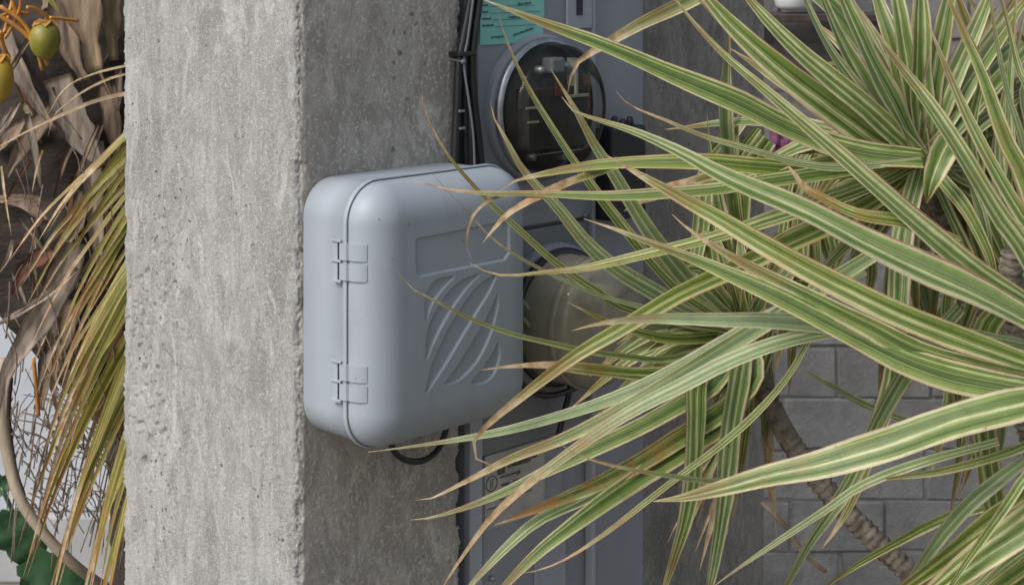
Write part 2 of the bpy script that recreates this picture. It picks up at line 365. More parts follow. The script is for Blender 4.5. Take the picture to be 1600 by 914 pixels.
M['calyx'] = simple('calyx', (0.50, 0.25, 0.05), None, 60, rough=0.7)
M['vine'] = simple('vine_leaf', (0.022, 0.07, 0.028), (0.035, 0.10, 0.04), 14, rough=0.4, bump=0.2, bscale=60)

# ------------------------------------------------------------------ ground and walls
o = mk('ground', [(-60, -20, 0), (60, -20, 0), (60, 100, 0), (-60, 100, 0)], [(0, 1, 2, 3)], M['ground'], smooth=False); tag(o, kind='structure')

hw = thing('house_wall', (-2.2, 6.2, 0), 'white painted house wall behind the coconut palm', 'wall')
box('wall_panel', M['white_paint'], hw, IDW, -5.2, -0.75, 6.0, 6.3, 0.235, 3.6, bev=0.01)
box('plinth', M['plinth'], hw, IDW, -5.25, -0.72, 5.96, 6.34, 0.0, 0.232, bev=0.01)

bw = thing('block_wall', (1.5, 5.1, 0), 'grey concrete block wall behind the variegated plant', 'wall')
box('mortar', M['mortar'], bw, IDW, 0.12, 3.2, 5.012, 5.16, 0.0, 2.66, bev=0)
bmesh_cache = []
for k in range(6):
    v, f = box_vf(IDW, -0.1335, 0.1335, -0.03, 0.03, -0.0705, 0.0705, bev=0.004)
    v = [Vector((a.x + R(-.0025, .0025), a.y + R(-.002, .002), a.z + R(-.0025, .0025))) for a in v]
    me = bpy.data.meshes.new('block'); me.from_pydata([tuple(a) for a in v], [], f); me.materials.append(M['block']); bmesh_cache.append(me)
zc = 0.03 + 0.0
row = 0
while zc < 2.6:
    off = (row % 2) * 0.137 + R(-.02, .02)
    xx = 0.25 + off
    while xx < 3.1:
        b = bpy.data.objects.new('block', random.choice(bmesh_cache)); COL.objects.link(b); par(b, bw)
        b.location = (xx, 5.0365 + R(-.003, .003), zc + 0.045 + R(-.002, .002)); b.rotation_euler = (0, R(-.012, .012), R(-.01, .01))
        b.scale = (1 + R(-.02, .0), 1, 1 + R(-.02, .0))
        xx += 0.274
    zc += 0.148; row += 1

# far concrete wall carrying the meter cabinet (runs back from the pillar)
def rough_grid(us, zs, fn, disp):
    uu, zz = np.meshgrid(us, zs); d = disp(uu, zz)
    nu, nz = len(us), len(zs)
    v = [fn(a, b, c) for a, b, c in zip(uu.ravel(), d.ravel(), zz.ravel())]
    f = [(j * nu + i, j * nu + i + 1, (j + 1) * nu + i + 1, (j + 1) * nu + i) for j in range(nz - 1) for i in range(nu - 1)]
    return v, f
mw = thing('concrete_wall', Q(0.75, -0.2, 0), 'stained dark concrete wall behind the meter cabinet', 'wall')
us = np.linspace(0.29, 1.23, 130); zs = np.concatenate([np.linspace(0, 1.0, 12)[:-1], np.linspace(1.0, 2.3, 170), np.linspace(2.3, 3.3, 10)[1:]])
v, f = rough_grid(us, zs, lambda a, b, c: Q(a, -0.105 + b, c), lambda a, c: 0.006 * (fbm(a * 14, c * 14) - 0.5) - 0.004 * sst(0.62, 0.75, fbm(a * 70, c * 70, 5.0, 2)))
mk('wall_face', v, f, M['old_concrete'], mw)
box('wall_core', M['old_concrete'], mw, QF, 0.285, 1.232, -0.35, -0.112, 0, 3.32, bev=0.004)

# ------------------------------------------------------------------ the pillar
def pillar():
    Lf, Ls = 0.43, 0.315; step = 0.002
    z = np.concatenate([np.linspace(0, 1.2, 12)[:-1], np.arange(1.2, 2.25, step), np.linspace(2.25, 3.4, 10)])
    pts = []                                                   # (a: along, face) -> 2D (u, n) plus normal
    r = 0.004
    for s in np.arange(0, Lf + 1e-6, step): pts.append((0.0, -(Lf - s), -1, 0, min(s, Lf - s)))       # front face: u = 0, n from -Lf to 0
    for s in np.arange(step, Ls + 1e-6, step): pts.append((s, 0.0, 0, 1, min(s, Ls - s)))             # side face: n = 0
    for s in np.linspace(0, 1, 9)[1:]: pts.append((Ls, -Lf * s, 1, 0, 0.1))
    for s in np.linspace(0, 1, 9)[1:-1]: pts.append((Ls * (1 - s), -Lf, 0, -1, 0.1))
    p = np.array(pts); nP = len(p); nz = len(z)
    arc = np.arange(nP) * step
    A, Z = np.meshgrid(arc, z); E = np.meshgrid(p[:, 4], z)[0]
    UU = np.meshgrid(p[:, 0], z)[0].copy(); NN = np.meshgrid(p[:, 1], z)[0].copy()
    nu = np.meshgrid(p[:, 2], z)[0]; nn = np.meshgrid(p[:, 3], z)[0]
    d = 0.0035 * (fbm(A * 9, Z * 5) - 0.5) + 0.0016 * (fbm(A * 60, Z * 14, 2.0) - 0.5) + 0.0010 * (vnoise(A * 260, Z * 260) - 0.5)
    wa = A + 0.010 * (fbm(A * 60, Z * 60, 1.5, 2) - 0.5); wz = Z + 0.010 * (fbm(A * 60, Z * 60, 6.5, 2) - 0.5)
    r1, r2 = wa * 0.81 + wz * 0.58, wz * 0.81 - wa * 0.58
    left = np.exp(-((A - 0.07) / 0.07) ** 2) * sst(0.40, 0.52, fbm(A * 7, Z * 4, 8.0, 2))
    pit = sst(0.66, 0.80, vnoise(r1 * 120, r2 * 120, 4.2)) * np.clip(left + 0.15, 0, 1); d -= 0.0030 * pit
    hole = sst(0.70, 0.84, vnoise(r1 * 62, r2 * 62, 14.2)) * np.clip(left, 0, 1) ** 1.5; d -= 0.005 * hole
    patch = sst(0.56, 0.62, fbm(A * 11 + 5, Z * 6, 9.5)); d -= 0.0012 * patch
    d[:, arc > Lf + Ls + 0.01] *= 0.3
    sm = (arc > Lf + 0.012) & (arc < Lf + Ls - 0.03); d[:, sm] *= 0.35
    # crumbled corners: both neighbours are pushed inwards
    cx, cy = Ls / 2, -Lf / 2
    near = np.clip(1 - E / 0.011, 0, 1)
    chip = near ** 1.3 * (0.003 + 0.009 * np.clip(fbm(Z * 40, Z * 55 + A * 90, A * 60, 3) - 0.30, 0, 1) + 0.0045 * (vnoise(A * 330 + Z * 90, Z * 300, 3.0) - 0.4))
    big = sst(0.60, 0.74, vnoise(Z * 26, Z * 3 + 5, 0.5)) * np.clip(1 - E / 0.022, 0, 1) ** 1.5 * 0.005
    ci = (chip + big)
    fine = (A <= Lf + Ls + 1e-6)
    du = np.sign(cx - UU); dn = np.sign(cy - NN)
    UU += nu * d + np.where(fine, du * ci * 0.8, 0); NN += nn * d + np.where(fine, dn * ci * 0.8, 0)
    X = C0.x + U.x * UU + N.x * NN; Y = C0.y + U.y * UU + N.y * NN
    v = np.stack([X.ravel(), Y.ravel(), Z.ravel()], 1)
    f = []
    for j in range(nz - 1):
        b = j * nP
        f += [(b + i, b + (i + 1) % nP, b + nP + (i + 1) % nP, b + nP + i) for i in range(nP)]
    f.append(tuple(range((nz - 1) * nP, nz * nP)))
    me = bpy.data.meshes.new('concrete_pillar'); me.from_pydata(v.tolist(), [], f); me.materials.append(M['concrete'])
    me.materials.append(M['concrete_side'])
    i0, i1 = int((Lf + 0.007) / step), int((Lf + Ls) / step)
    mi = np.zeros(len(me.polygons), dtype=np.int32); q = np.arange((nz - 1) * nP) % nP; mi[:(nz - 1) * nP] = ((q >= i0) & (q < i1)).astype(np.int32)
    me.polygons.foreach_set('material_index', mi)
    me.polygons.foreach_set('use_smooth', [True] * len(me.polygons))
    o = bpy.data.objects.new('concrete_pillar', me); COL.objects.link(o)
    return tag(o, 'tall weathered grey concrete pillar with crumbled edges', 'pillar')
pillar()

# ------------------------------------------------------------------ grey plastic box on the pillar
bu0, bu1, bz0, bz1, RC = 0.003, 0.322, 1.521, 1.8825, 0.055
eb = thing('junction_box', Q(0.165, 0.05, bz0), 'grey plastic enclosure with rounded door and two hinges on the pillar', 'enclosure')
def rrect(inset, n_arc=14):
    """outline of the rounded rectangle, counter-clockwise in (u,z)"""
    a0, a1, b0, b1 = bu0 + inset, bu1 - inset, bz0 + inset, bz1 - inset; r = max(RC - inset, 0.002); out = []
    for cx, cz, s in ((a1 - r, b0 + r, -90), (a1 - r, b1 - r, 0), (a0 + r, b1 - r, 90), (a0 + r, b0 + r, 180)):
        for k in range(n_arc + 1):
            a = math.radians(s + 90 * k / n_arc); out.append((cx + r * math.cos(a), cz + r * math.sin(a)))
    return out
def loft(name, secs, mat, parent, cap=True):
    v = []; f = []; m = None
    for ins, n in secs:
        o = rrect(ins); m = len(o); v += [Q(u, n, z) for u, z in o]
    for i in range(len(secs) - 1):
        for k in range(m):
            k2 = (k + 1) % m; f.append((i * m + k, (i + 1) * m + k, (i + 1) * m + k2, i * m + k2)[::-1])
    if cap: f.append(tuple(range(m))[::-1])
    return mk(name, v, f, mat, parent)
DN0, DH = 0.1035, 0.047
body = loft('body', [(0.009, 0.0015), (0.004, 0.004), (0.0036, 0.05), (0.003, 0.0925), (0.0022, 0.0925), (-0.0012, 0.0932), (-0.002, 0.0942), (-0.002, 0.1), (-0.0014, 0.1009), (0.0002, 0.1009), (0.0006, 0.1004), (0.0008, 0.097), (0.012, 0.097)], M['abs'], eb)
# door: quarter-ellipse rim, flat middle with a recessed panel and five crescent grooves
def pl(l, n=0.1505): return np.array([ray(a, b, n) for a, b in l])
PAN = pl([(652, 373), (793, 345), (796, 352), (797, 395), (789, 407), (655, 433), (651, 428), (650, 380)])
GR = [([(666, 502), (664, 472), (673, 446), (690, 434), (709, 431)], [(711, 432), (692, 453), (676, 476), (667, 501)]),
      ([(665, 562), (668, 520), (681, 487), (702, 455), (725, 436), (747, 428)], [(750, 429), (726, 456), (701, 493), (681, 531), (667, 563)]),
      ([(665, 612), (675, 570), (699, 518), (722, 480), (746, 448), (772, 429)], [(777, 431), (766, 456), (747, 487), (726, 522), (696, 572), (667, 615)]),
      ([(695, 599), (715, 572), (744, 525), (764, 490), (777, 459)], [(779, 461), (778, 482), (768, 522), (748, 563), (721, 592), (698, 601)]),
      ([(737, 597), (755, 575), (768, 555), (778, 534)], [(780, 537), (782, 556), (775, 581), (760, 597), (739, 601)])]
def dense(poly, n=6):
    c = catmull([(a, b, 0) for a, b in poly], len(poly) * n); return [(q.x, q.y) for q in c]
GP = [pl(dense(a) + dense(b)) for a, b in GR]
def inside_depth(poly, X, Y):
    ins = np.zeros(X.shape, bool); dist = np.full(X.shape, 1e9); m = len(poly)
    for i in range(m):
        x0, y0 = poly[i]; x1, y1 = poly[(i + 1) % m]
        c = ((y0 > Y) != (y1 > Y)) & (X < (x1 - x0) * (Y - y0) / (y1 - y0 + 1e-12) + x0); ins ^= c
        dx, dy = x1 - x0, y1 - y0; L = dx * dx + dy * dy + 1e-12
        t = np.clip(((X - x0) * dx + (Y - y0) * dy) / L, 0, 1)
        dist = np.minimum(dist, np.hypot(X - x0 - t * dx, Y - y0 - t * dy))
    return np.where(ins, dist, 0)
def door():
    a0, a1, b0, b1 = bu0 + RC, bu1 - RC, bz0 + RC, bz1 - RC
    us = np.linspace(a0, a1, 190); zs = np.linspace(b0, b1, 225); X, Y = np.meshgrid(us, zs)
    h = np.full(X.shape, DN0 + DH)
    h -= 0.0032 * sst(0, 0.0015, inside_depth(PAN, X, Y))
    for g in GP: h -= 0.0040 * sst(0, 0.0018, inside_depth(g, X, Y))
    v = []; f = []; nx, ny = len(us), len(zs)
    v += [Q(a, n, z) for a, n, z in zip(X.ravel(), h.ravel(), Y.ravel())]
    f += [(j * nx + i, j * nx + i + 1, (j + 1) * nx + i + 1, (j + 1) * nx + i) for j in range(ny - 1) for i in range(nx - 1)]
    ph = [math.radians(90 * k / 14) for k in range(15)]
    # boundary, counter-clockwise, with fans at the corners
    ring = [(u, b0, 0, -1) for u in us] + [(a1, b0, math.cos(math.radians(t)), math.sin(math.radians(t))) for t in range(-84, 0, 6)]
    ring += [(a1, z, 1, 0) for z in zs] + [(a1, b1, math.cos(math.radians(t)), math.sin(math.radians(t))) for t in range(6, 90, 6)]
    ring += [(u, b1, 0, 1) for u in us[::-1]] + [(a0, b1, math.cos(math.radians(t)), math.sin(math.radians(t))) for t in range(96, 180, 6)]
    ring += [(a0, z, -1, 0) for z in zs[::-1]] + [(a0, b0, math.cos(math.radians(t)), math.sin(math.radians(t))) for t in range(186, 270, 6)]
    m = len(ring); base = len(v)
    RD = RC - 0.0020
    prof = [(RD * math.sin(p), DN0 + DH * math.cos(p)) for p in ph] + [(RD + 0.0004, DN0 - 0.002), (RD + 0.0004, DN0 - 0.006)]
    for s, n in prof: v += [Q(u + du * s, n, z + dz * s) for u, z, du, dz in ring]
    for i in range(len(prof) - 1):
        for k in range(m):
            k2 = (k + 1) % m; f.append((base + i * m + k, base + (i + 1) * m + k, base + (i + 1) * m + k2, base + i * m + k2))
    bm = bmesh.new(); vs = [bm.verts.new(x) for x in v]
    for q in f:
        try: bm.faces.new([vs[i] for i in q])
        except ValueError: pass
    bmesh.ops.remove_doubles(bm, verts=bm.verts, dist=2e-5)
    bmesh.ops.recalc_face_normals(bm, faces=bm.faces)
    me = bpy.data.meshes.new('door'); bm.to_mesh(me); bm.free(); me.materials.append(M['abs'])
    me.polygons.foreach_set('use_smooth', [True] * len(me.polygons))
    o = bpy.data.objects.new('door', me); COL.objects.link(o); par(o, eb); return o
dr = door()
for zt, zb in ((377, 440), (566, 627)):
    n_h = 0.096; yh = Y0 - 0.0 * U.y + n_h * N.y
    z1 = CAMZ - (zt - HOR) / F * (yh + 0.002); z0 = CAMZ - (zb - HOR) / F * (yh + 0.002); zm = (z0 + z1) / 2
    hg = box('hinge', M['abs'], eb, QF, bu0 - 0.0035, bu0 + 0.004, 0.074, 0.0845, z0, z1, bev=0.001)
    box('dark_slot', M['blackbox'], hg, QF, bu0 - 0.0026, bu0 + 0.003, 0.0846, 0.0895, z0 + 0.001, z1 - 0.001, bev=0)  # black strip puts the shadow of the hinge gap into the colour
    for zz in (z0, zm, z1): box('knuckle', M['abs'], hg, QF, bu0 - 0.0062, bu0 + 0.003, 0.073, 0.0935, zz - 0.0017, zz + 0.0017, bev=0.0006)
    for q0, q1 in ((z0 + 0.0022, zm - 0.0022), (zm + 0.0022, z1 - 0.0022)):
        # a tab that wraps over the rim and lies proud on the door's curve
        prof = [(bu0 - 0.0044, 0.0897), (bu0 - 0.0048, 0.0985), (bu0 - 0.0036, 0.1025), (bu0 - 0.0005, 0.1045)]
        for d_ in range(5, 37, 4):
            p = math.radians(90 - d_); e = 0.0030 * (1 - (d_ / 36) ** 3) + 0.0002
            prof.append((bu0 + RC - (RC - 0.0020 + e) * math.sin(p), DN0 + (DH + e) * math.cos(p)))
        inn = [(a + 0.006, b - 0.005) for a, b in prof]
        m = len(prof); v = [Q(a, b, z) for z in (q0, q1) for a, b in prof + inn]
        f = []
        for i in range(m - 1):
            f += [(i, i + 1, 2 * m + i + 1, 2 * m + i), (i, m + i, m + i + 1, i + 1), (2 * m + i, 2 * m + i + 1, 3 * m + i + 1, 3 * m + i)]
        f.append((0, 2 * m, 3 * m, m)); f.append((m - 1, 2 * m - 1, 4 * m - 1, 3 * m - 1))
        mk('tab', v, f, M['abs'], hg, smooth=False)
for px, py, wv, hv in ((590, 343, 0.0014, 0.0026), (629, 349, 0.0011, 0.0052), (605, 404, 0.0016, 0.0012)):
    uq, zq = ray(px, py, 0.138); s = uq - bu0; 
    p = math.asin(max(-1, min(1, (RC - s) / RC))); nq = DN0 + DH * math.cos(p) if s < RC else DN0 + DH
    v, f = lathe_vf(lambda x, h, y: Q(uq + x * wv / 0.002, nq + 0.0004 + h - x * 0.4 * (s < RC) * -1, zq + y * hv / 0.002), [(0.001, 0.0), (0.0006, 0.0002)], 10)
    mk('scuff', v, f, M['mark'], dr)

# ------------------------------------------------------------------ meter cabinet
NC = -0.022
def PU(px, n=NC): return ray(px, 400, n)[0]
def PZ(px, py, n=NC): return ray(px, py, n)[1]
cab = thing('meter_cabinet', Q(0.53, -0.06, 0.9), 'tall grey painted steel meter cabinet behind the pillar', 'cabinet')
uL, uR = PU(727), PU(998)
box('back_box', M['steel'], cab, QF, uL, uR, -0.103, NC, 0.85, 2.7, bev=0.003)
# flange on the left edge, upper and lower trays, wireway on the right
box('flange', M['steel_light'], cab, QF, uL - 0.001, PU(746), NC - 0.003, NC + 0.012, 0.86, PZ(735, 640), bev=0.002)
box('upper_tray', M['steel'], cab, QF, PU(737), PU(918), NC + 0.001, NC + 0.014, PZ(820, 352), 2.68, bev=0.003)
box('lower_tray', M['steel_dark'], cab, QF, PU(737), PU(918), NC + 0.001, NC + 0.010, PZ(820, 690), PZ(820, 358), bev=0.003)
box('cover_plate', M['steel'], cab, QF, PU(749), PU(874), NC + 0.001, NC + 0.008, 0.87, PZ(820, 697), bev=0.002)
lp = box('patch_plate', M['steel_light'], cab, QF, PU(828), PU(876), NC + 0.0085, NC + 0.0115, 0.9, PZ(850, 845), bev=0.001)
box('bead', M['steel_light'], cab, QF, PU(913), PU(918) + 0.001, NC + 0.001, NC + 0.018, 0.87, 2.69, bev=0.002)
box('wireway', M['steel'], cab, QF, PU(921), PU(997), NC + 0.001, NC + 0.012, 0.87, 2.69, bev=0.003)
ls = box('latch_strip', M['steel_light'], cab, QF, PU(873), PU(912), NC + 0.0145, NC + 0.019, PZ(890, 45), 2.4, bev=0.0015)
box('dark_slot', M['blackbox'], ls, QF, PU(887), PU(896), NC + 0.0185, NC + 0.0205, PZ(890, 24), 2.35, bev=0)
v, f = lathe_vf(lambda x, h, y: Q(PU(891) + x, NC + 0.0145 + h, PZ(891, 53) + y), [(0.006, 0), (0.006, 0.003), (0.004, 0.005)], 16)
mk('screw', v, f, M['blackbox'], cab)
for px, py in ((757, 330), (904, 335), (757, 372), (904, 372), (760, 900)):
    v, f = lathe_vf(lambda x, h, y: Q(PU(px) + x, NC + 0.0085 + h, PZ(px, py) + y), [(0.0045, 0), (0.0045, 0.007), (0.003, 0.009)], 12)
    mk('screw', v, f, M['metal'], cab)

# mint notice taped to the cabinet
nn_ = NC + 0.0155
na, nb, nz0, nz1 = PU(749, nn_), PU(849, nn_), PZ(790, 69, nn_), PZ(790, -70, nn_)
nt_ = mk('paper_notice', [Q(na + (nb - na) * i / 8, nn_ + 0.0012 * math.sin(i * 1.3 + j) + 0.001, nz0 + (nz1 - nz0) * j / 8) for j in range(9) for i in range(9)],
         [(j * 9 + i, j * 9 + i + 1, j * 9 + i + 10, j * 9 + i + 9) for j in range(8) for i in range(8)], M['paper'])
tag(nt_, 'mint green paper form stuck on the cabinet above the upper meter', 'notice')
m = MB()
def stroke(mb, u0, u1, z0, z1, n):
    b = len(mb.v); mb.v += [Q(u0, n, z0), Q(u1, n, z0), Q(u1, n, z1), Q(u0, n, z1)]; mb.f.append((b, b + 1, b + 2, b + 3))
for r in range(12):
    py = 40 - r * 10.5
    u = na + 0.004
    zz = PZ(770, py, nn_)
    for q in range(random.randint(2, 3)): L = R(.004, .008); stroke(m, u, u + L, zz - 0.0012, zz + 0.0014, nn_ + 0.0026); u += L + 0.001
    stroke(m, u + 0.002, nb - R(.004, .03), zz - 0.0026, zz - 0.0019, nn_ + 0.0026)
    if r % 2: 
        a = R(na + .05, nb - .05)
        for q in range(6): stroke(m, a, a + .004, zz + R(-.002, .001), zz + R(.001, .003), nn_ + 0.0027); a += .005
zz = PZ(780, 58, nn_)
for a in np.linspace(na + 0.024, na + 0.05, 8): stroke(m, a, a + .003, zz + R(-.002, 0), zz + R(.0005, .002), nn_ + 0.0026)
a = PU(800, nn_)
for q in range(14): stroke(m, a, a + .003, PZ(820, 55 - q * .7, nn_) - .001, PZ(820, 55 - q * .7, nn_) + R(.001, .003), nn_ + 0.0027); a += .0033
m.build('handwriting', M['ink'], nt_, False)

# beige plate with print
ns = NC + 0.0085
sa, sb_, sz0, sz1 = PU(757, ns), PU(850, ns), PZ(800, 815, ns), PZ(800, 700, ns)
stk = box('rating_label', M['sticker'], None, QF, sa, sb_, ns, ns + 0.0012, sz0, sz1, bev=0.0004)
tag(stk, 'faded beige rating label on the lower cabinet plate under the leaves', 'label')
m = MB(); npn = ns + 0.0018
cu, cz = PU(767, ns), PZ(767, 755, ns)
for k in range(24):
    a, b = 2 * math.pi * k / 24, 2 * math.pi * (k + 1) / 24; q = len(m.v)
    m.v += [Q(cu + r * math.cos(t) * 1.05, npn, cz + r * math.sin(t)) for r, t in ((.0125, a), (.0125, b), (.0105, b), (.0105, a))]; m.f.append((q, q + 1, q + 2, q + 3))
stroke(m, cu - .003, cu - .0014, cz - .007, cz + .007, npn); stroke(m, cu + .0014, cu + .003, cz - .007, cz + .007, npn)
for x0, x1, y0, y1 in ((776, 788, 725, 742), (792, 828, 727, 731), (800, 838, 722, 725), (806, 812, 735, 741), (780, 805, 744, 747), (782, 795, 756, 760), (800, 840, 750, 752), (780, 842, 770, 772), (780, 830, 780, 782), (760, 800, 795, 797)):
    stroke(m, PU(x0, ns), PU(x1, ns), PZ(x0, y1, ns), PZ(x0, y0, ns), npn)
m.build('print', M['print'], stk, False)

# electricity meters
def meter(cpx, cpy, Rb, Rg, L, label, old):
    n0 = NC + 0.014 if not old else NC + 0.010
    cu, cz = ray(cpx, cpy, n0)
    e = thing('electricity_meter', Q(cu, n0, cz - Rb), label, 'meter', None)
    fn = lambda x, h, y: Q(cu + x, n0 + h, cz + y)
    v, f = lathe_vf(fn, [(Rb, 0.0), (Rb, 0.010), (Rb - .003, 0.014), (Rg + .004, 0.0145)], 72); mk('socket_ring', v, f, M['steel'], e)
    v, f = lathe_vf(fn, [(Rg + .006, 0.015), (Rg + .008, 0.018), (Rg + .008, 0.025), (Rg + .001, 0.028)], 72, False); mk('clamp_ring', v, f, M['metal'] if not old else M['black'], e)
    v, f = lathe_vf(fn, [(Rg, 0.016), (Rg, 0.03), (Rg * .985, L * .72), (Rg * .965, L * .88), (Rg * .92, L * .96), (Rg * .86, L), (0.001, L + .003)], 72)
    mk('cover', v, f, M['glass_old'] if old else M['glass'], e)
    if old:
        v, f = lathe_vf(fn, [(Rg * .99, L * .70), (Rg * 1.012, L * .72), (Rg * 1.012, L * .79), (Rg * .985, L * .81)], 72, False); mk('cover_rim', v, f, M['glass_old'], e)
    return e, fn, cu, cz, n0
m1, fn1, c1u, c1z, n1 = meter(838, 168, 0.116, 0.103, 0.066, 'round glass electricity meter with dark dial below the mint notice', False)
v, f = lathe_vf(fn1, [(0.099, 0.0150), (0.099, 0.018)], 48); mk('base_disc', v, f, M['dial'], m1)
BX = lambda cu, cz, n: (lambda a, b, c: Q(cu + a, n + b, cz + c))
def mbox(name, mat, par_, cu, cz, n, *a, bev=0.001):
    v, f = box_vf(BX(cu, cz, n), *a, bev=bev); return mk(name, v, [q[::-1] for q in f], mat, par_, False)
mbox('dial', M['dial'], m1, c1u, c1z, n1, -.066, .070, .019, .046, -.060, .034)
mbox('frame_bar', M['dial2'], m1, c1u, c1z, n1, .038, .044, .03, .050, .020, .078)
mbox('frame_bar', M['dial2'], m1, c1u, c1z, n1, .020, .068, .047, .051, .016, .021)
mbox('red_tag', M['red'], m1, c1u, c1z, n1, -.008, .008, .047, .049, .020, .042)
mbox('name_plate', M['dial2'], m1, c1u, c1z, n1, -.074, -.044, .0465, .048, .004, .008)
mbox('name_plate', M['dial2'], m1, c1u, c1z, n1, -.07, -.044, .0465, .048, -.018, -.014)
mbox('terminal', M['steel_dark'], m1, c1u, c1z, n1, -.012, .018, .02, .046, .056, .080, bev=.004)
for a, c in ((.026, .066), (-.03, .062), (-.05, -.07), (0.02, -.075)):
    v, f = lathe_vf(lambda x, h, y: Q(c1u + a + x, n1 + .03 + h, c1z + c + y), [(.007, 0), (.007, .012), (.004, .015)], 16); mk('screw', v, f, M['metal'], m1)
mbox('disc_edge', M['metal'], m1, c1u, c1z, n1, -.05, .055, .03, .047, -.068, -.066)
mbox('side_block', M['sheath_red'], m1, c1u, c1z, n1, .066, .084, .02, .04, -.02, .05)

m2, fn2, c2u, c2z, n2 = meter(862, 492, 0.116, 0.101, 0.118, 'yellowed round electricity meter jutting out beside the plastic box', True)
v, f = lathe_vf(fn2, [(0.096, 0.0150), (0.096, 0.02)], 48); mk('base_disc', v, f, M['steel_dark'], m2)
mbox('register', M['dial2'], m2, c2u, c2z, n2, -.06, .062, .02, .088, -.058, .050)
mbox('window', M['dial'], m2, c2u, c2z, n2, -.04, .02, .0885, .0895, .012, .034)
mbox('window', M['dial'], m2, c2u, c2z, n2, .032, .048, .0885, .0895, .004, .036)
mbox('name_plate', M['sticker'], m2, c2u, c2z, n2, -.045, .05, .0885, .0895, -.045, -.004)
m = MB()
for k in range(5): 
    q = len(m.v); z_ = c2z - .012 - k * .007
    m.v += [Q(c2u - .038, n2 + .0902, z_), Q(c2u + R(.0, .04), n2 + .0902, z_), Q(c2u + .02, n2 + .0902, z_ + .002), Q(c2u - .038, n2 + .0902, z_ + .002)]; m.f.append((q, q + 1, q + 2, q + 3))
m.build('print', M['print'], m2, False)
for dz in (0.038, 0.012, -0.012):
    uq, zq = ray(816, 440, n2)
    tube('cover_hook', [Q(c2u - .104, n2 + .02, c2z + dz + .01), Q(c2u - .112, n2 + .045, c2z + dz + .006), Q(c2u - .104, n2 + .05, c2z + dz - .006)], .003, M['glass_old'], m2)

# black terminal box on the wireway
bb = thing('terminal_box', Q(PU(962), NC + 0.02, PZ(962, 335)), 'small black plastic terminal box right of the upper meter', 'box')
nb_ = NC + 0.0125
tb = box('case', M['blackbox'], bb, QF, PU(929, nb_), PU(985, nb_), nb_, nb_ + 0.035, PZ(960, 338, nb_), PZ(960, 196, nb_), bev=0.004)
for k, px in enumerate((934, 948, 961, 972)):
    v, f = lathe_vf(lambda x, h, y: Q(PU(px, nb_) + x, nb_ + 0.017 + y, PZ(px, 197, nb_) + h), [(.006, -.002), (.007, .006), (.0055, .010 + .004 * (k % 2)), (.003, .013 + .004 * (k % 2))], 12)
    mk('gland', v, f, M['blackbox'], bb)

# black cables down the pillar edge, with a tie and a nail
nc = 0.012
def cpath(l, n=nc):
    out = []
    for a, b in l: u, z = ray(a, b, n); out.append(Q(u, n, z))
    return out
cg = 'black cables clipped beside the pillar edge'
tag(tube('black_cable', cpath([(742, -60), (735, 0), (724, 60), (717, 100), (714, 170), (711, 230), (709, 300)]), 0.0064, M['black']), 'leftmost black cable of the bundle beside the pillar edge', 'cable', cg)
tag(tube('black_cable', cpath([(756, -60), (749, 0), (741, 60), (738, 100), (741, 160), (749, 230), (755, 300)], 0.016), 0.0064, M['black']), 'rightmost black cable of the bundle in front of the cabinet edge', 'cable', cg)
tag(tube('black_cable', cpath([(749, -60), (742, 0), (733, 60), (728, 100), (727, 170), (728, 240), (730, 300)], 0.008), 0.0058, M['black']), 'middle black cable of the bundle lying deepest behind the other two', 'cable', cg)
tag(tube('thin_cable', cpath([(745, -60), (739, 0), (731, 60), (725, 100), (733, 160), (740, 220), (742, 300)], 0.020), 0.0020, M['steel_dark']), 'thin grey wire showing between the black cables', 'cable')
uq, zq = ray(722, 84, nc); 
v = []; f = []
tie = box('cable_tie', M['black'], None, QF, ray(704, 84, .006)[0], ray(742, 84, .02)[0], 0.001, 0.0245, zq - .0035, zq + .0035, bev=0.0015); tag(tie, 'black cable tie strapping the cables near the pillar edge', 'cable tie')
pn = [Q(*(lambda u, z: (u, -.004, z))(*ray(704, 93, 0))), Q(*(lambda u, z: (u, .014, z))(*ray(715, 95, .014))), Q(*(lambda u, z: (u, .026, z))(*ray(723, 97, .026)))]
nail = thing('masonry_nail', pn[0], 'short silver nail in the pillar just below the cable tie', 'nail')
tube('shank', pn, 0.0022, M['metal'], nail); 
v, f = tube_vf([pn[-1], pn[-1] + N * 0.0025], 0.0042, 10, 4); mk('head', v, f, M['metal'], nail)
for k, (py, px) in enumerate(((174, 722), (201, 723))):
    u_, z_ = ray(px, py, 0.021)
    cl = box('cable_clip', M['metal'], None, QF, u_ - .006, u_ + .005, 0.018, 0.0225, z_ - .0022, z_ + .0022, bev=0.001)
    tag(cl, ('upper' if k == 0 else 'lower') + ' small silver clip between the black cables above the plastic box', 'clip')
tag(tube('black_cable', cpath([(598, 650), (612, 696), (625, 714), (648, 721), (670, 715), (688, 696), (702, 655)], 0.03), 0.0046, M['black']), 'black cable looping under the grey plastic box', 'cable')
tag(tube('black_cable', cpath([(806, 560), (815, 600), (850, 618), (890, 610), (930, 590)], 0.012), 0.0046, M['black']), 'black cable curving under the yellowed lower meter', 'cable')
tag(tube('black_cable', cpath([(893, 590), (888, 620), (880, 650), (868, 700)], 0.010), 0.005, M['black']), 'black cable dropping straight below the yellowed lower meter', 'cable')

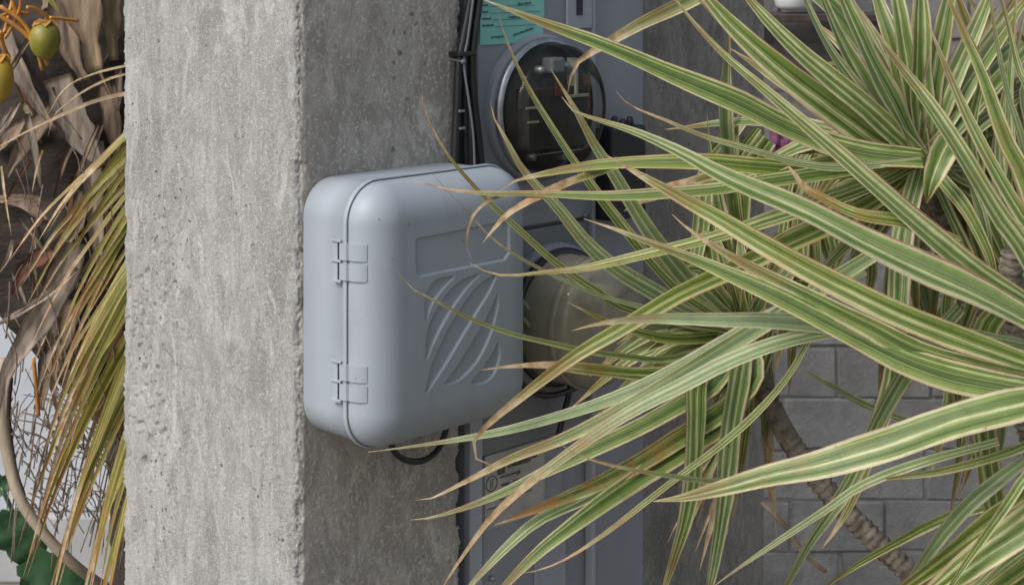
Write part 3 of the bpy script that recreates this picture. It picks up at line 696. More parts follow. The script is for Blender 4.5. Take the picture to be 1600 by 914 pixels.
# ------------------------------------------------------------------ blades
def blade(name, pts, width, mat, parent, tilt=0.0, fold=0.18, p=1.5, n=20, color=(0.08, 0.5, 0, 1), face=(0.05, -1, 0.35), base=0.75, tipw=0.02, jag=0.0, twist=0.0, uvend=1.0):
    """pts from tip to base in 3D; width in metres"""
    c = catmull(list(reversed(pts)), n); v = []; f = []; uv = []
    Fv = Vector(face).normalized(); K = (-1, -0.5, 0, 0.5, 1); ph0 = R(0, 6)
    for i, q in enumerate(c):
        t = i / (n - 1)
        T = (c[min(i + 1, n - 1)] - c[max(i - 1, 0)]).normalized()
        S = T.cross(Fv)
        S = S.normalized() if S.length > 1e-4 else Vector((1, 0, 0))
        Rm = Matrix.Rotation(tilt + twist * t, 3, T); S = Rm @ S; Nn = S.cross(T)
        ww = width * (base + (1 - base) * min(1, t / 0.2)) * max(tipw, 1 - max(0, (t - 0.22) / 0.78) ** p)
        for k in K:
            j = 1 + (R(-jag, jag) if jag and abs(k) == 1 else 0)
            wv = 0.07 * ww * k * math.sin(ph0 + t * 17 + (1.3 if k > 0 else 0))
            v.append(q + S * (ww * 0.5 * k * j) + Nn * (fold * ww * (abs(k) ** 1.3) * 0.5 + wv)); uv.append((0.5 + 0.5 * k, t * uvend))
    for i in range(n - 1):
        for k in range(4): f.append((i * 5 + k, i * 5 + k + 1, (i + 1) * 5 + k + 1, (i + 1) * 5 + k))
    o = mk(name, v, f, mat, parent, True, uv); o.color = color
    return o
def pxpath(l, dt, db, bulge=0.0):
    n = len(l); L = [0]
    for i in range(1, n): L.append(L[-1] + math.hypot(l[i][0] - l[i-1][0], l[i][1] - l[i-1][1]))
    return [P(a, b, dt + (db - dt) * (L[i] / L[-1]) - bulge * math.sin(math.pi * L[i] / L[-1])) for i, (a, b) in enumerate(l)]

pl_ = thing('variegated_dracaena', P(1560, 0, 2.3) * Vector((1, 1, 0)) if False else Vector((0.62, 2.3, 0)), 'variegated dracaena with long green and cream striped leaves before the meters', 'plant')
NLEAF = 0
def leaf(l, Wd, dt, db, dry=0.08, yel=0.5, sco=0.0, p=1.5, tilt=None, bulge=0.03, fold=None, tipw=0.02, twist=None, n=None):
    global NLEAF; NLEAF += 1
    tl = R(-0.55, 0.55) if tilt is None else tilt
    d = (dt + db) / 2
    L = sum(math.hypot(l[i][0] - l[i-1][0], l[i][1] - l[i-1][1]) for i in range(1, len(l)))
    return blade('leaf', pxpath(l, dt, db, bulge), Wd * d / F / max(0.6, math.cos(tl)), M['leaf'], pl_, tl, R(.12, .34) if fold is None else fold, p, n or int(12 + L / 45),
                 (max(dry, R(.05, .10)), yel, max(sco, R(-.1, .25)), 1), tipw=tipw, twist=R(-.3, .3) if twist is None else twist)
A_, B_, C_, D_ = (1440, 250), (1165, 520), (1690, 600), (1600, 470)
T_ = [  # path tip -> base, width, tip depth, base depth, dry, yellow, scorch, taper
 ([(745, -4), (850, 37), (950, 75), (1050, 117), (1150, 160), (1240, 205), (1340, 238), A_], 44, 2.12, 2.12, .06, .62, 0, 2.0),
 ([(887, 146), (892, 118), (905, 95), (945, 70), (1000, 38), (1060, 10), (1150, -32), (1250, -30), (1350, 70), A_], 34, 2.24, 2.2, .22, .40, 0, 2.6),
 ([(1035, -30), (1075, 25), (1130, 85), (1200, 145), (1270, 205), (1350, 275), (1430, 345), (1520, 420), D_], 38, 2.02, 1.98, .04, .5, 0, 1.1),
 ([(1060, -60), (1120, 15), (1175, 70), (1240, 125), (1310, 178), (1375, 225), A_], 42, 2.14, 2.15, .04, .55, 0, 2.0),
 ([(1070, -25), (1120, 30), (1180, 92), (1260, 155), (1340, 210), A_], 22, 2.2, 2.16, .04, .45, 0, 2.0),
 ([(1130, -50), (1180, 10), (1235, 68), (1300, 125), (1355, 170), A_], 36, 2.11, 2.14, .04, .48, 0, 2.0),
 ([(1235, -60), (1258, 0), (1292, 70), (1345, 145), (1400, 205), A_], 26, 2.13, 2.16, .04, .4, 0, 2.0),
 ([(1265, -60), (1290, 10), (1330, 95), (1380, 175), A_], 34, 2.16, 2.16, .04, .5, 0, 2.0),
 ([(1290, -70), (1322, 10), (1355, 85), (1395, 165), A_], 40, 2.12, 2.15, .04, .55, 0, 2.2),
 ([(1343, 12), (1390, 82), (1450, 160), (1505, 245), (1560, 335), (1610, 410), C_], 38, 1.98, 1.95, .03, .45, 0, 2.2),
 ([(1449, 34), (1478, 105), (1510, 180), (1548, 255), (1592, 330), (1650, 420), C_], 24, 1.96, 1.93, .03, .45, 0, 3.0),
 ([(1460, -50), (1505, 50), (1540, 130), (1572, 220), (1612, 310), C_], 30, 1.94, 1.93, .03, .5, 0, 2.0),
 ([(1540, -60), (1556, 60), (1575, 150), (1602, 240), C_], 17, 1.95, 1.93, .03, .3, 0, 2.0),
 ([(1550, -60), (1575, 40), (1592, 110), (1620, 190), C_], 24, 1.93, 1.92, .03, .6, 0, 2.0),
 ([(1385, -90), (1405, 20), (1420, 110), (1432, 190), A_], 38, 2.2, 2.17, .04, .55, 0, 2.0),
 ([(1440, -90), (1438, 20), (1437, 120), A_], 42, 2.18, 2.17, .04, .6, 0, 2.0),
 ([(1350, -80), (1372, 0), (1400, 85), A_], 34, 2.25, 2.18, .04, .5, 0, 2.0),
 ([(1500, -90), (1478, 20), (1458, 120), A_], 38, 2.2, 2.17, .04, .55, 0, 2.0),
 ([(1570, -70), (1525, 40), (1480, 140), A_], 34, 2.22, 2.17, .04, .5, 0, 2.0),
 ([(1625, -30), (1560, 60), (1500, 150), A_], 34, 2.24, 2.17, .04, .5, 0, 2.0),
 ([(1640, 40), (1570, 115), (1500, 190), A_], 30, 2.22, 2.17, .04, .5, 0, 2.0),
 ([(1650, 110), (1570, 165), (1500, 215), A_], 26, 2.24, 2.17, .04, .5, 0, 2.0),
 ([(783, 297), (805, 283), (850, 272), (930, 259), (1010, 254), (1100, 254), (1190, 262), (1300, 268), A_], 29, 2.16, 2.14, .12, .95, 0, 2.4),
 ([(638, 280), (700, 296), (760, 303), (850, 304), (950, 307), (1050, 303), (1130, 296), (1200, 284), (1290, 272), A_], 24, 2.12, 2.13, .17, .58, 0, 1.7),
 ([(659, 135), (662, 170), (678, 206), (705, 250), (740, 290), (770, 322), (810, 358), (860, 404), (920, 447), (1000, 490), B_], 15, 2.14, 2.32, .17, .62, 0, 1.6),
 ([(778, 18), (786, 48), (800, 85), (820, 128), (850, 180), (895, 250), (930, 298), (970, 350), (1015, 405), (1070, 460), B_], 21, 2.2, 2.33, .12, .62, 0, 1.6),
 ([(766, 160), (774, 190), (790, 216), (812, 258), (838, 290), (870, 322), (915, 378), (960, 418), (1020, 455), (1090, 492), B_], 28, 2.22, 2.33, .14, .2, 0, 1.7),
 ([(860, 108), (880, 140), (905, 182), (930, 228), (957, 268), (985, 315), (1015, 362), (1055, 415), (1095, 460), B_], 27, 2.21, 2.34, .14, .25, 0, 1.9),
 ([(878, 152), (893, 172), (925, 185), (990, 206), (1060, 237), (1120, 270), (1180, 298), (1260, 332), (1340, 372), (1450, 425), (1530, 462), (1640, 520)], 52, 2.02, 1.92, .04, .42, 0, 1.25),
 ([(962, 142), (985, 165), (1040, 188), (1100, 213), (1160, 230), (1200, 242), (1250, 255), (1320, 262), A_], 13, 2.08, 2.12, .22, .35, 0, 2.0),
 ([(948, 243), (965, 252), (1000, 273), (1060, 307), (1115, 337), (1185, 378), (1260, 420), (1330, 456), (1400, 490), (1480, 522), (1640, 580)], 39, 2.0, 1.9, .12, .7, 0, 2.6),
 ([(912, 342), (960, 358), (1000, 374), (1060, 396), (1120, 420), (1200, 456), (1270, 492), (1340, 528), (1410, 562), (1490, 590), (1600, 610), (1690, 615)], 50, 1.98, 1.86, .11, .58, 0, 1.5),
 ([(1050, 335), (1072, 355), (1100, 375), (1150, 405), (1210, 436), (1280, 472), (1360, 512), (1460, 560), (1640, 600)], 34, 1.96, 1.88, .17, .55, .2, 1.6),
 ([(732, 410), (765, 427), (800, 431), (850, 426), (905, 421), (960, 410), (1020, 396), (1070, 384), (1130, 368), (1200, 345), (1290, 318), (1370, 288), A_], 24, 2.12, 2.15, .12, .68, 0, 1.8),
 ([(736, 406), (729, 380), (735, 345), (752, 322), (775, 309), (820, 300)], 5, 2.12, 2.14, 1.0, .5, 0, 3.0),
 ([(754, 380), (768, 362), (790, 338), (820, 318), (862, 297), (905, 279), (960, 262)], 14, 2.1, 2.16, .75, .7, .5, 3.0),
 ([(668, 258), (690, 290), (722, 322), (760, 365), (800, 396), (850, 424), (890, 443), (940, 464), (1010, 482), (1090, 500), B_], 10, 2.15, 2.32, .30, .25, 0, 1.6),
 ([(612, 412), (640, 448), (680, 470), (740, 500), (800, 522), (860, 536), (915, 548), (970, 556), (1050, 560), B_], 10, 2.12, 2.32, .16, .6, 0, 2.0),
 ([(752, 578), (800, 573), (850, 571), (890, 575), (950, 582), (1010, 586), (1070, 580), B_], 27, 2.2, 2.35, .32, .75, 0, 2.2),
 ([(886, 472), (915, 486), (950, 503), (1000, 520), (1060, 530), B_], 18, 2.25, 2.35, .10, .9, 0, 2.0),
 ([(893, 517), (930, 507), (980, 500), (1050, 498), (1130, 500), (1200, 501), (1290, 508), (1370, 520), (1480, 545), (1640, 600)], 29, 2.05, 1.95, .10, .15, 0, 2.6),
 ([(772, 728), (748, 720), (737, 702), (745, 682), (770, 656), (812, 622), (852, 590), (905, 552), (960, 520), (1010, 490), (1065, 458), (1135, 426), (1220, 386), (1310, 345), (1390, 300), A_], 29, 2.1, 2.17, .20, .92, .15, 2.4),
 ([(575, 706), (640, 698), (720, 686), (790, 673), (860, 655), (930, 633), (1000, 606), (1060, 578), (1120, 545), (1190, 505), (1270, 460), (1350, 420)], 28, 2.16, 2.1, .05, .2, 0, 1.4),
 ([(648, 781), (672, 779), (740, 746), (800, 716), (870, 690), (930, 662), (1000, 624), (1060, 590), (1130, 548), (1210, 498), (1300, 440), (1380, 390)], 27, 2.14, 2.08, .20, .4, .25, 2.0),
 ([(680, 935), (715, 880), (760, 818), (800, 778), (840, 745), (890, 708), (950, 665), (1010, 630), (1070, 601), (1130, 570), (1200, 542), (1260, 526), (1320, 516), (1420, 510), (1600, 540)], 24, 2.06, 1.96, .28, .2, 0, 2.0),
 ([(642, 812), (675, 808), (730, 792), (790, 768), (850, 738), (920, 705), (1000, 668), (1070, 628), (1120, 596), B_], 30, 2.18, 2.33, .07, .45, 0, 1.7),
 ([(772, 820), (820, 802), (870, 782), (930, 757), (1000, 722), (1060, 684), (1130, 640), (1180, 585), B_], 32, 2.17, 2.34, .08, .6, .8, 2.6),
 ([(690, 970), (735, 915), (785, 862), (840, 815), (900, 785), (960, 752), (1030, 715), (1100, 668), (1160, 600), B_], 30, 2.15, 2.34, .05, .3, 0, 2.0),
 ([(730, 985), (780, 925), (835, 868), (895, 820), (950, 780), (1010, 740), (1080, 694), (1150, 636), B_], 36, 2.12, 2.34, .04, .62, 0, 2.0),
 ([(812, 896), (850, 888), (895, 867), (950, 830), (1005, 788), (1060, 745), (1120, 700), (1180, 648), (1230, 590), (1265, 530)], 11, 2.05, 2.1, .25, .62, 0, 2.2),
 ([(862, 683), (885, 700), (910, 713), (960, 728), (1040, 742), (1120, 751), (1200, 740)], 8, 2.0, 2.1, .35, .4, 0, 2.0),
 ([(1020, 783), (1070, 777), (1130, 763), (1200, 744), (1270, 729), (1340, 710), (1400, 692), (1460, 670), (1530, 648), (1610, 630), (1720, 615)], 52, 1.92, 1.82, .01, .5, 0, 2.6),
 ([(1283, 858), (1300, 835), (1325, 795), (1345, 745), (1370, 672), (1393, 600), (1402, 530), (1404, 450), (1412, 360), A_], 36, 2.05, 2.15, .10, .5, .1, 2.4),
 ([(1190, 980), (1228, 915), (1262, 850), (1300, 795), (1335, 740), (1375, 650), (1430, 560), (1500, 480)], 30, 2.02, 2.05, .03, .3, 0, 2.2),
 ([(1025, 960), (1050, 880), (1070, 810), (1082, 740), (1085, 660), (1090, 590), (1130, 530)], 34, 2.15, 2.32, .12, .55, .1, 2.2),
 ([(1095, 980), (1115, 880), (1127, 800), (1135, 720), (1143, 650), (1155, 580), B_], 38, 2.14, 2.34, .02, .4, 0, 2.4),
 ([(1110, 920), (1140, 897), (1200, 856), (1290, 797), (1350, 757), (1450, 720), (1560, 690)], 15, 2.0, 1.95, .04, .3, 0, 2.0),
 ([(1252, 575), (1290, 598), (1330, 622), (1372, 642), (1450, 670)], 15, 2.55, 2.5, .0, .35, 0, 3.0),
 ([(1270, 930), (1330, 888), (1400, 848), (1470, 812), (1540, 790), (1640, 760)], 16, 2.35, 2.2, .0, .7, 0, 2.4),
 ([(1355, 752), (1400, 746), (1460, 738), (1530, 721), (1600, 697), (1700, 650)], 15, 1.95, 1.9, .02, .6, 0, 2.6),
 ([(1360, 950), (1430, 905), (1490, 860), (1545, 818), (1605, 775), (1720, 690)], 42, 1.93, 1.85, .02, .8, 0, 2.4),
 ([(1400, 970), (1470, 915), (1530, 870), (1610, 815), (1720, 730)], 52, 1.9, 1.83, .02, .55, 0, 2.4),
 ([(1460, 960), (1495, 900), (1535, 842), (1572, 790), (1610, 735), (1700, 640)], 16, 1.86, 1.83, .02, .5, 0, 2.4),
 ([(1395, 945), (1440, 880), (1480, 825), (1525, 778), (1600, 720)], 24, 2.0, 1.92, .02, .15, 0, 2.0),
 ([(1590, 980), (1570, 890), (1552, 790), (1538, 690), (1530, 600), (1535, 520), (1580, 460)], 46, 2.15, 2.0, .02, .6, 0, 2.2),
 ([(1385, 514), (1450, 522), (1530, 540), (1610, 566), (1720, 600)], 50, 2.12, 2.04, .02, .45, 0, 3.0),
 ([(1445, 652), (1500, 632), (1560, 622), (1660, 612)], 16, 2.05, 1.95, .0, .95, 0, 3.0),
 ([(1140, 40), (1134, 110), (1132, 190), (1140, 280), (1155, 400)], 28, 2.42, 2.42, .02, .25, 0, 3.0),
 ([(1105, 178), (1108, 225), (1120, 320), (1140, 420)], 12, 2.44, 2.42, .02, .35, 0, 2.0),
 ([(1155, 170), (1150, 215), (1148, 300), (1160, 400)], 18, 2.44, 2.42, .02, .7, 0, 2.0),
 ([(1100, 375), (1160, 352), (1240, 326), (1330, 295), A_], 22, 2.22, 2.17, .05, .45, 0, 2.0),
 ([(1150, 420), (1225, 372), (1300, 340), (1380, 290), A_], 26, 2.25, 2.17, .05, .5, 0, 2.2),
 ([(1260, 450), (1310, 395), (1370, 335), A_], 22, 2.24, 2.18, .05, .4, 0, 2.4),
 ([(1290, 470), (1340, 400), (1395, 320), A_], 20, 2.26, 2.18, .05, .45, 0, 2.4),
 ([(1215, 268), (1235, 262), (1252, 290), (1285, 310), (1340, 335), (1420, 350), (1500, 380)], 22, 2.0, 2.0, .22, .8, .6, 2.4),
 ([(975, 330), (1015, 308), (1060, 295), (1110, 282), (1180, 262)], 30, 2.28, 2.3, .55, .5, .9, 3.0),
 ([(1540, 700), (1490, 620), (1500, 520), (1520, 430), (1480, 330), (1450, 270)], 26, 2.2, 2.18, .05, .7, 0, 2.4),
 ([(1560, 470), (1545, 400), (1510, 330), (1470, 280), A_], 24, 2.1, 2.16, .05, .75, 0, 2.4),
]
for l, Wd, dt, db, dry, yel, sco, p in T_: leaf(l, Wd, dt, db, dry, yel, sco, p)
# fillers: hidden-side and deeper blades of the same crowns
def jit(l, a): return [(x + R(-a, a), y + R(-a, a)) for x, y in l]
for i in range(34):                                             # blades hanging behind the left crown
    bx, by = R(1095, 1290), R(235, 330); L = R(150, 330); dx = R(-45, 40); d = R(2.42, 2.62)
    leaf([(bx + dx * 1.6, by + L), (bx + dx, by + L * .66), (bx + dx * .4, by + L * .33), (bx, by), (bx + 40, by - 60)], R(15, 32), d, d + .02, R(.02, .15), R(.3, .75), 0, 2.2, bulge=0)
for i in range(26):                                             # withered lower skirt around the cane top
    a = R(0, 1); bx, by = R(1140, 1215), R(500, 575); L = R(110, 330); dx = R(-170, 20); d = R(2.36, 2.5)
    leaf([(bx + dx, by + L), (bx + dx * .55, by + L * .62), (bx + dx * .2, by + L * .28), (bx, by)], R(10, 26), d - .05, d, R(.05, .7), R(.3, .9), R(0, .4), 2.0, bulge=0)
for i in range(30):                                             # left crown, reaching out
    an = math.radians(R(150, 330)); L = R(140, 300); d = R(2.36, 2.5)
    ex, ey = B_[0] + math.cos(an) * L, B_[1] + math.sin(an) * L * .8 + 30
    if ex < 1010 and ey < 430: continue
    leaf([(ex, ey + 40), (B_[0] + math.cos(an) * L * .6, B_[1] + math.sin(an) * L * .55), (B_[0] + math.cos(an) * L * .25, B_[1] + math.sin(an) * L * .25), B_], R(18, 31), d - .05, 2.36, R(.02, .2), R(.2, .7), 0, 1.8, bulge=.02)
for i in range(46):                                             # main crown, the far side
    an = math.radians(R(175, 400)); L = R(190, 430); d = R(2.26, 2.5)
    leaf([(A_[0] + math.cos(an) * L, A_[1] + math.sin(an) * L + R(0, 90)), (A_[0] + math.cos(an) * L * .6, A_[1] + math.sin(an) * L * .62 + 10), (A_[0] + math.cos(an) * L * .25, A_[1] + math.sin(an) * L * .28), A_], R(26, 42), d, 2.19, R(.02, .12), R(.3, .7), 0, 1.9, bulge=0)
for i in range(22):                                             # main crown, drooping under the heart
    an = math.radians(R(30, 175)); L = R(120, 260); d = R(2.22, 2.4)
    leaf([(A_[0] + math.cos(an) * L, A_[1] + math.sin(an) * L * .75 + 60), (A_[0] + math.cos(an) * L * .7, A_[1] + math.sin(an) * L * .5), (A_[0] + math.cos(an) * L * .3, A_[1] + math.sin(an) * L * .15), A_], R(18, 32), d, 2.2, R(.02, .25), R(.3, .7), R(0, .3), 1.9, bulge=0)
for i in range(26):                                             # right-hand crowns
    x0 = R(1500, 1640); y0 = R(120, 420); d = R(2.1, 2.5)
    leaf([(x0 + R(-70, 90), y0 - R(120, 260)), (x0 + R(-20, 40), y0 - 60), (x0 + R(-5, 25), y0 + 60), (x0 + 60, y0 + 200)], R(18, 32), d, d, R(.02, .12), R(.25, .7), 0, 1.9, bulge=0)
for i in range(18):
    x0 = R(1480, 1640); y0 = R(430, 560); d = R(2.15, 2.4)
    leaf([(x0 + R(-60, 40), y0 + R(120, 300)), (x0 + R(-20, 20), y0 + 110), (x0, y0), (x0 + 30, y0 - 70)], R(16, 30), d, d, R(.02, .2), R(.3, .7), 0, 2.0, bulge=0)
for i in range(9):
    x0 = R(1540, 1640); y0 = R(850, 960); d = R(1.95, 2.2)
    leaf([(x0 - R(90, 150), y0 + R(40, 90)), (x0 - 60, y0 + 30), (x0, y0 - 20), (x0 + 110, y0 - 100)], R(20, 36), d, d - .05, R(.02, .1), R(.4, .8), 0, 2.0, bulge=0)

for i in range(11):
    x0 = R(1290, 1560); y0 = R(330, 440); d = R(2.32, 2.5); L = R(120, 260); dx = R(-90, 60)
    leaf([(x0 + dx, y0 + L), (x0 + dx * .7, y0 + L * .62), (x0 + dx * .25, y0 + L * .3), (x0, y0), A_], R(20, 34), d, 2.24, R(.02, .25), R(.25, .7), R(0, .3), 2.0, bulge=0)
# canes with leaf-scar rings
def cane(path, r0, r1):
    def rid(i, k): return 1 + 0.10 * ((i % 4) in (0, 1)) + 0.08 * math.sin(k * 2.1 + i * 1.7 + 0.6 * math.sin(i * .37))
    L = sum((path[i] - path[i-1]).length for i in range(1, len(path)))
    return tube('cane', path, lambda t: r0 + (r1 - r0) * t, M['cane'], pl_, sides=12, n=max(20, int(L / 0.0028)), ridge=rid)
cane([P(1150, 490, 2.38), P(1195, 610, 2.38), P(1235, 690, 2.37), P(1300, 775, 2.36), P(1365, 842, 2.35), P(1430, 905, 2.34), P(1540, 1050, 2.32), Vector((0.66, 2.32, 0.9)), Vector((0.66, 2.33, 0.0))], 0.0135, 0.018)
cane([P(1442, 225, 2.19), P(1452, 300, 2.2), P(1500, 420, 2.24), P(1565, 560, 2.27), P(1640, 800, 2.3), Vector((0.74, 2.35, 0.9)), Vector((0.72, 2.36, 0.0))], 0.018, 0.023)
cane([P(1583, 395, 2.04), P(1580, 450, 2.05), P(1600, 560, 2.08), P(1680, 760, 2.14), Vector((0.70, 2.2, 0.8)), Vector((0.68, 2.26, 0.0))], 0.013, 0.02)
cane([P(1700, 560, 1.86), P(1740, 700, 1.92), P(1800, 1000, 2.05), Vector((0.78, 2.2, 0.6)), Vector((0.74, 2.24, 0.0))], 0.016, 0.021)
# the pale swollen leaf base beside the heart
blade('leaf', [P(1448, 318, 2.1), P(1455, 285, 2.09), P(1475, 235, 2.1), P(1490, 215, 2.12)], 0.034, M['leaf'], pl_, 0.1, 0.3, 2.0, 12, (.02, .6, 0, 1), base=0.5)
tag(mk('dead_twig', *tube_vf([P(1190, 785, 2.6), P(1215, 808, 2.6), P(1240, 840, 2.62), P(1262, 870, 2.64), P(1290, 892, 2.66)], 0.0035, 6), M['sheath_tan']), 'thin dry twig standing before the block wall under the cane', 'twig')

# glimpses behind the crown
v, f = lathe_vf(lambda x, h, y: P(1240, 18, 4.88) + Vector((x, y, h)) * 1.4, [(0.001, 0), (0.025, 0.002), (0.037, 0.012), (0.042, 0.04), (0.042, 0.15), (0.03, 0.18), (0.015, 0.19), (0.015, 0.215)], 28)
jug = mk('plastic_bottle', v, f, M['white_plastic']); tag(jug, 'white plastic bottle glimpsed between leaves at the top edge', 'bottle')
pt = P(1240, 20, 4.88)
sh = box('wall_shelf', M['sheath_dark'], None, IDW, pt.x - 0.16, pt.x + 0.3, 4.79, 4.985, pt.z - 0.024, pt.z - 0.002, bev=0.003); tag(sh, 'narrow dark shelf board under the white bottle behind the leaves', 'shelf')
brk = box('bracket', M['steel_dark'], sh, IDW, pt.x + 0.2, pt.x + 0.23, 4.84, 4.98, pt.z - 0.12, pt.z - 0.0245, bev=0.002)
g = []
for j in range(9):
    for i in range(7): g.append(P(1204 + i * 5, 188 + j * 7, 3.2) + Vector((0, 0.012 * math.sin(i * 1.7 + j * .6) + .006 * math.sin(j * 2.3), 0)))
gv = g + [q + Vector((0.002, 0.006, 0)) for q in g]
gf = [(j * 7 + i, j * 7 + i + 1, j * 7 + i + 8, j * 7 + i + 7) for j in range(8) for i in range(6)]; gf += [tuple(k + 63 for k in q[::-1]) for q in gf]
ck = mk('pink_cloth', gv, gf, M['pink_cloth']); tag(ck, 'small pink cloth glimpsed between leaves left of the main crown', 'cloth')
tag(tube('washing_line', [P(1080, 150, 3.2), P(1215, 187, 3.2), P(1500, 175, 3.2), P(1800, 140, 3.2)], 0.002, M['steel_dark']), 'thin dark line holding the pink cloth behind the leaves', 'line')

# ------------------------------------------------------------------ coconut palm on the left
palm = thing('coconut_palm', (P(262, 0, 3.6).x, 3.6, 0), 'coconut palm with brown leaf bases and drooping leaflets left of the pillar', 'palm')
tx = P(262, 0, 3.6).x
tube('trunk', [Vector((tx + .03, 3.62, 0)), Vector((tx + .02, 3.61, .7)), Vector((tx, 3.6, 1.4)), Vector((tx - .01, 3.6, 2.0)), Vector((tx, 3.6, 2.9))], lambda t: 0.135 - 0.02 * t, M['trunk'], palm, sides=28, n=90, ridge=lambda i, k: 1 + 0.03 * (i % 5 == 0) + 0.025 * math.sin(k * 3.1 + i))
# core of overlapping boots: a lumpy mass around the crown shaft
v = []; f = []; nk, nj = 64, 70
for j in range(nj):
    t = j / (nj - 1); zc_ = 1.22 + t * 1.44
    for k in range(nk):
        a = 2 * math.pi * k / nk
        rr = 0.05 + 0.33 * math.sin(min(1, t * 2.6) * math.pi / 2) * (1 + 0.12 * math.sin(3 * a + 5 * t))
        rr *= 0.72 + 0.55 * float(fbm(np.array(3 * math.cos(a) + 5), np.array(3 * math.sin(a) + 5), np.array(t * 9)))
        v.append(Vector((tx - 0.12 + rr * math.cos(a), 3.62 + rr * 0.8 * math.sin(a), zc_)))
for j in range(nj - 1):
    for k in range(nk): f.append((j * nk + k, j * nk + (k + 1) % nk, (j + 1) * nk + (k + 1) % nk, (j + 1) * nk + k))
mk('fibre_mat', v, f, M['trunk'], palm)
def sheet(name, l, Wd, d, mat, par_=palm, wob=0.010, p=1.2, n=16, dd=0.0, tipw=0.35, base=0.9, thick=0.004, across=9):
    """crumpled dry sheath: a thick wavy strip along a path"""
    c = catmull(pxpath(l, d + dd, d), n)[::-1]; v = []; f = []; sd_ = R(0, 50)
    for side in (0, 1):
        for i, q in enumerate(c):
            t = i / (n - 1); T = (c[min(i + 1, n - 1)] - c[max(i - 1, 0)]).normalized()
            S = T.cross(Vector((0.1, -1, 0.2))).normalized(); Nn = S.cross(T)
            ww = Wd * d / F * (base + (1 - base) * min(1, t / .3)) * max(tipw, 1 - max(0, (t - .3) / .7) ** p)
            for k in range(across):
                s = -1 + 2 * k / (across - 1)
                e = 1 + (0.22 * math.sin(t * 19 + sd_) * float(vnoise(np.array(t * 14), np.array(sd_))) if abs(s) == 1 else 0)
                off = wob * 2.2 * (float(fbm(np.array(s * 2.4 + sd_), np.array(t * 2.2), np.array(0.3), 3)) - 0.5) + 0.16 * ww * s * s
                v.append(q + S * (ww * .5 * s * e) + Nn * (off - side * thick))
    o = n * across
    for i in range(n - 1):
        for k in range(across - 1):
            q = (i * across + k, i * across + k + 1, (i + 1) * across + k + 1, (i + 1) * across + k)
            f.append(q); f.append(tuple(x + o for x in q[::-1]))
    for i in range(n - 1):
        for k in (0, across - 1): f.append((i * across + k, (i + 1) * across + k, (i + 1) * across + k + o, i * across + k + o))
    for k in range(across - 1):
        for i in (0, n - 1): f.append((i * across + k, i * across + k + 1, i * across + k + 1 + o, i * across + k + o))
    return mk(name, v, f, mat, par_)
S_ = [([(149, 112), (140, 60), (128, 0), (120, -60)], 78, 3.16, 'sheath_tan', .9), ([(178, 95), (172, 30), (168, -40)], 40, 3.2, 'sheath_tan', 1.5),
 ([(92, 178), (55, 115), (20, 50), (-5, 0)], 30, 3.24, 'sheath_dark', 3), ([(86, 205), (50, 150), (22, 95), (0, 40)], 26, 3.2, 'sheath_grey', 2), ([(135, 130), (112, 85), (98, 20), (95, -40)], 42, 3.27, 'sheath', 2),
 ([(158, 262), (130, 215), (105, 165), (90, 120)], 48, 3.22, 'sheath_grey', 3), ([(10, 275), (32, 235), (60, 195), (90, 165)], 34, 3.26, 'sheath', 2), ([(-10, 240), (20, 205), (60, 195)], 34, 3.3, 'sheath', 2),
 ([(-10, 310), (40, 315), (80, 330), (130, 320)], 34, 3.32, 'sheath', 2), ([(155, 425), (150, 350), (145, 280), (150, 220)], 30, 3.26, 'sheath_grey', 3), ([(185, 260), (175, 190), (165, 130)], 30, 3.25, 'sheath', 2),
 ([(4, 650), (8, 590), (35, 540), (75, 480), (105, 420), (115, 380)], 46, 3.12, 'sheath_grey', 1.4), ([(-20, 515), (30, 488), (80, 455), (120, 420)], 12, 3.1, 'sheath_grey', 3), ([(178, 580), (172, 530), (180, 480)], 42, 3.3, 'sheath_red', 2.5),
 ([(120, 470), (70, 420), (20, 400)], 36, 3.4, 'sheath', 2), ([(60, 640), (75, 580), (95, 520), (110, 470)], 40, 3.34, 'sheath', 2), ([(20, 460), (40, 420), (80, 390)], 26, 3.3, 'sheath_red', 2),
 ([(190, 350), (180, 300), (188, 240)], 30, 3.34, 'sheath', 2), ([(120, 300), (90, 260), (60, 250)], 26, 3.33, 'sheath', 2), ([(60, 180), (75, 130), (80, 80)], 22, 3.34, 'sheath', 2), ([(190, 690), (180, 640), (186, 600)], 30, 3.34, 'sheath_red', 2),
 ([(30, 20), (60, 0), (100, -30)], 50, 3.36, 'sheath', 2), ([(100, 390), (120, 350), (130, 300)], 24, 3.3, 'sheath', 2)]
for l, wd, d, mm, p in S_: sheet('leaf_sheath', l, wd, d, M[mm], p=p)
# dark core filler sheaths further in
for i in range(16):
    x0, y0 = R(-20, 180), R(-40, 520); sheet('leaf_sheath', [(x0 + R(-60, 30), y0 + R(70, 150)), (x0 + R(-10, 20), y0 + 50), (x0 + 20, y0), (x0 + 50, y0 - 50)], R(24, 55), R(3.42, 3.55), M[random.choice(['sheath', 'sheath_dark', 'sheath', 'sheath_grey'])], p=2)
for i in range(46):                                             # shredded strips hanging off the boots
    x0, y0 = R(-10, 190), R(-20, 560); L = R(60, 150); a = R(-.7, .7)
    sheet('leaf_strip', [(x0 + L * math.sin(a) + R(-10, 10), y0 + L * math.cos(a)), (x0 + L * .5 * math.sin(a) + R(-6, 6), y0 + L * .5 * math.cos(a)), (x0, y0)], R(4, 13), R(3.14, 3.36), M[random.choice(['sheath', 'sheath_tan', 'sheath_grey', 'sheath_red', 'sheath'])], p=2, n=8, across=5, thick=.002)
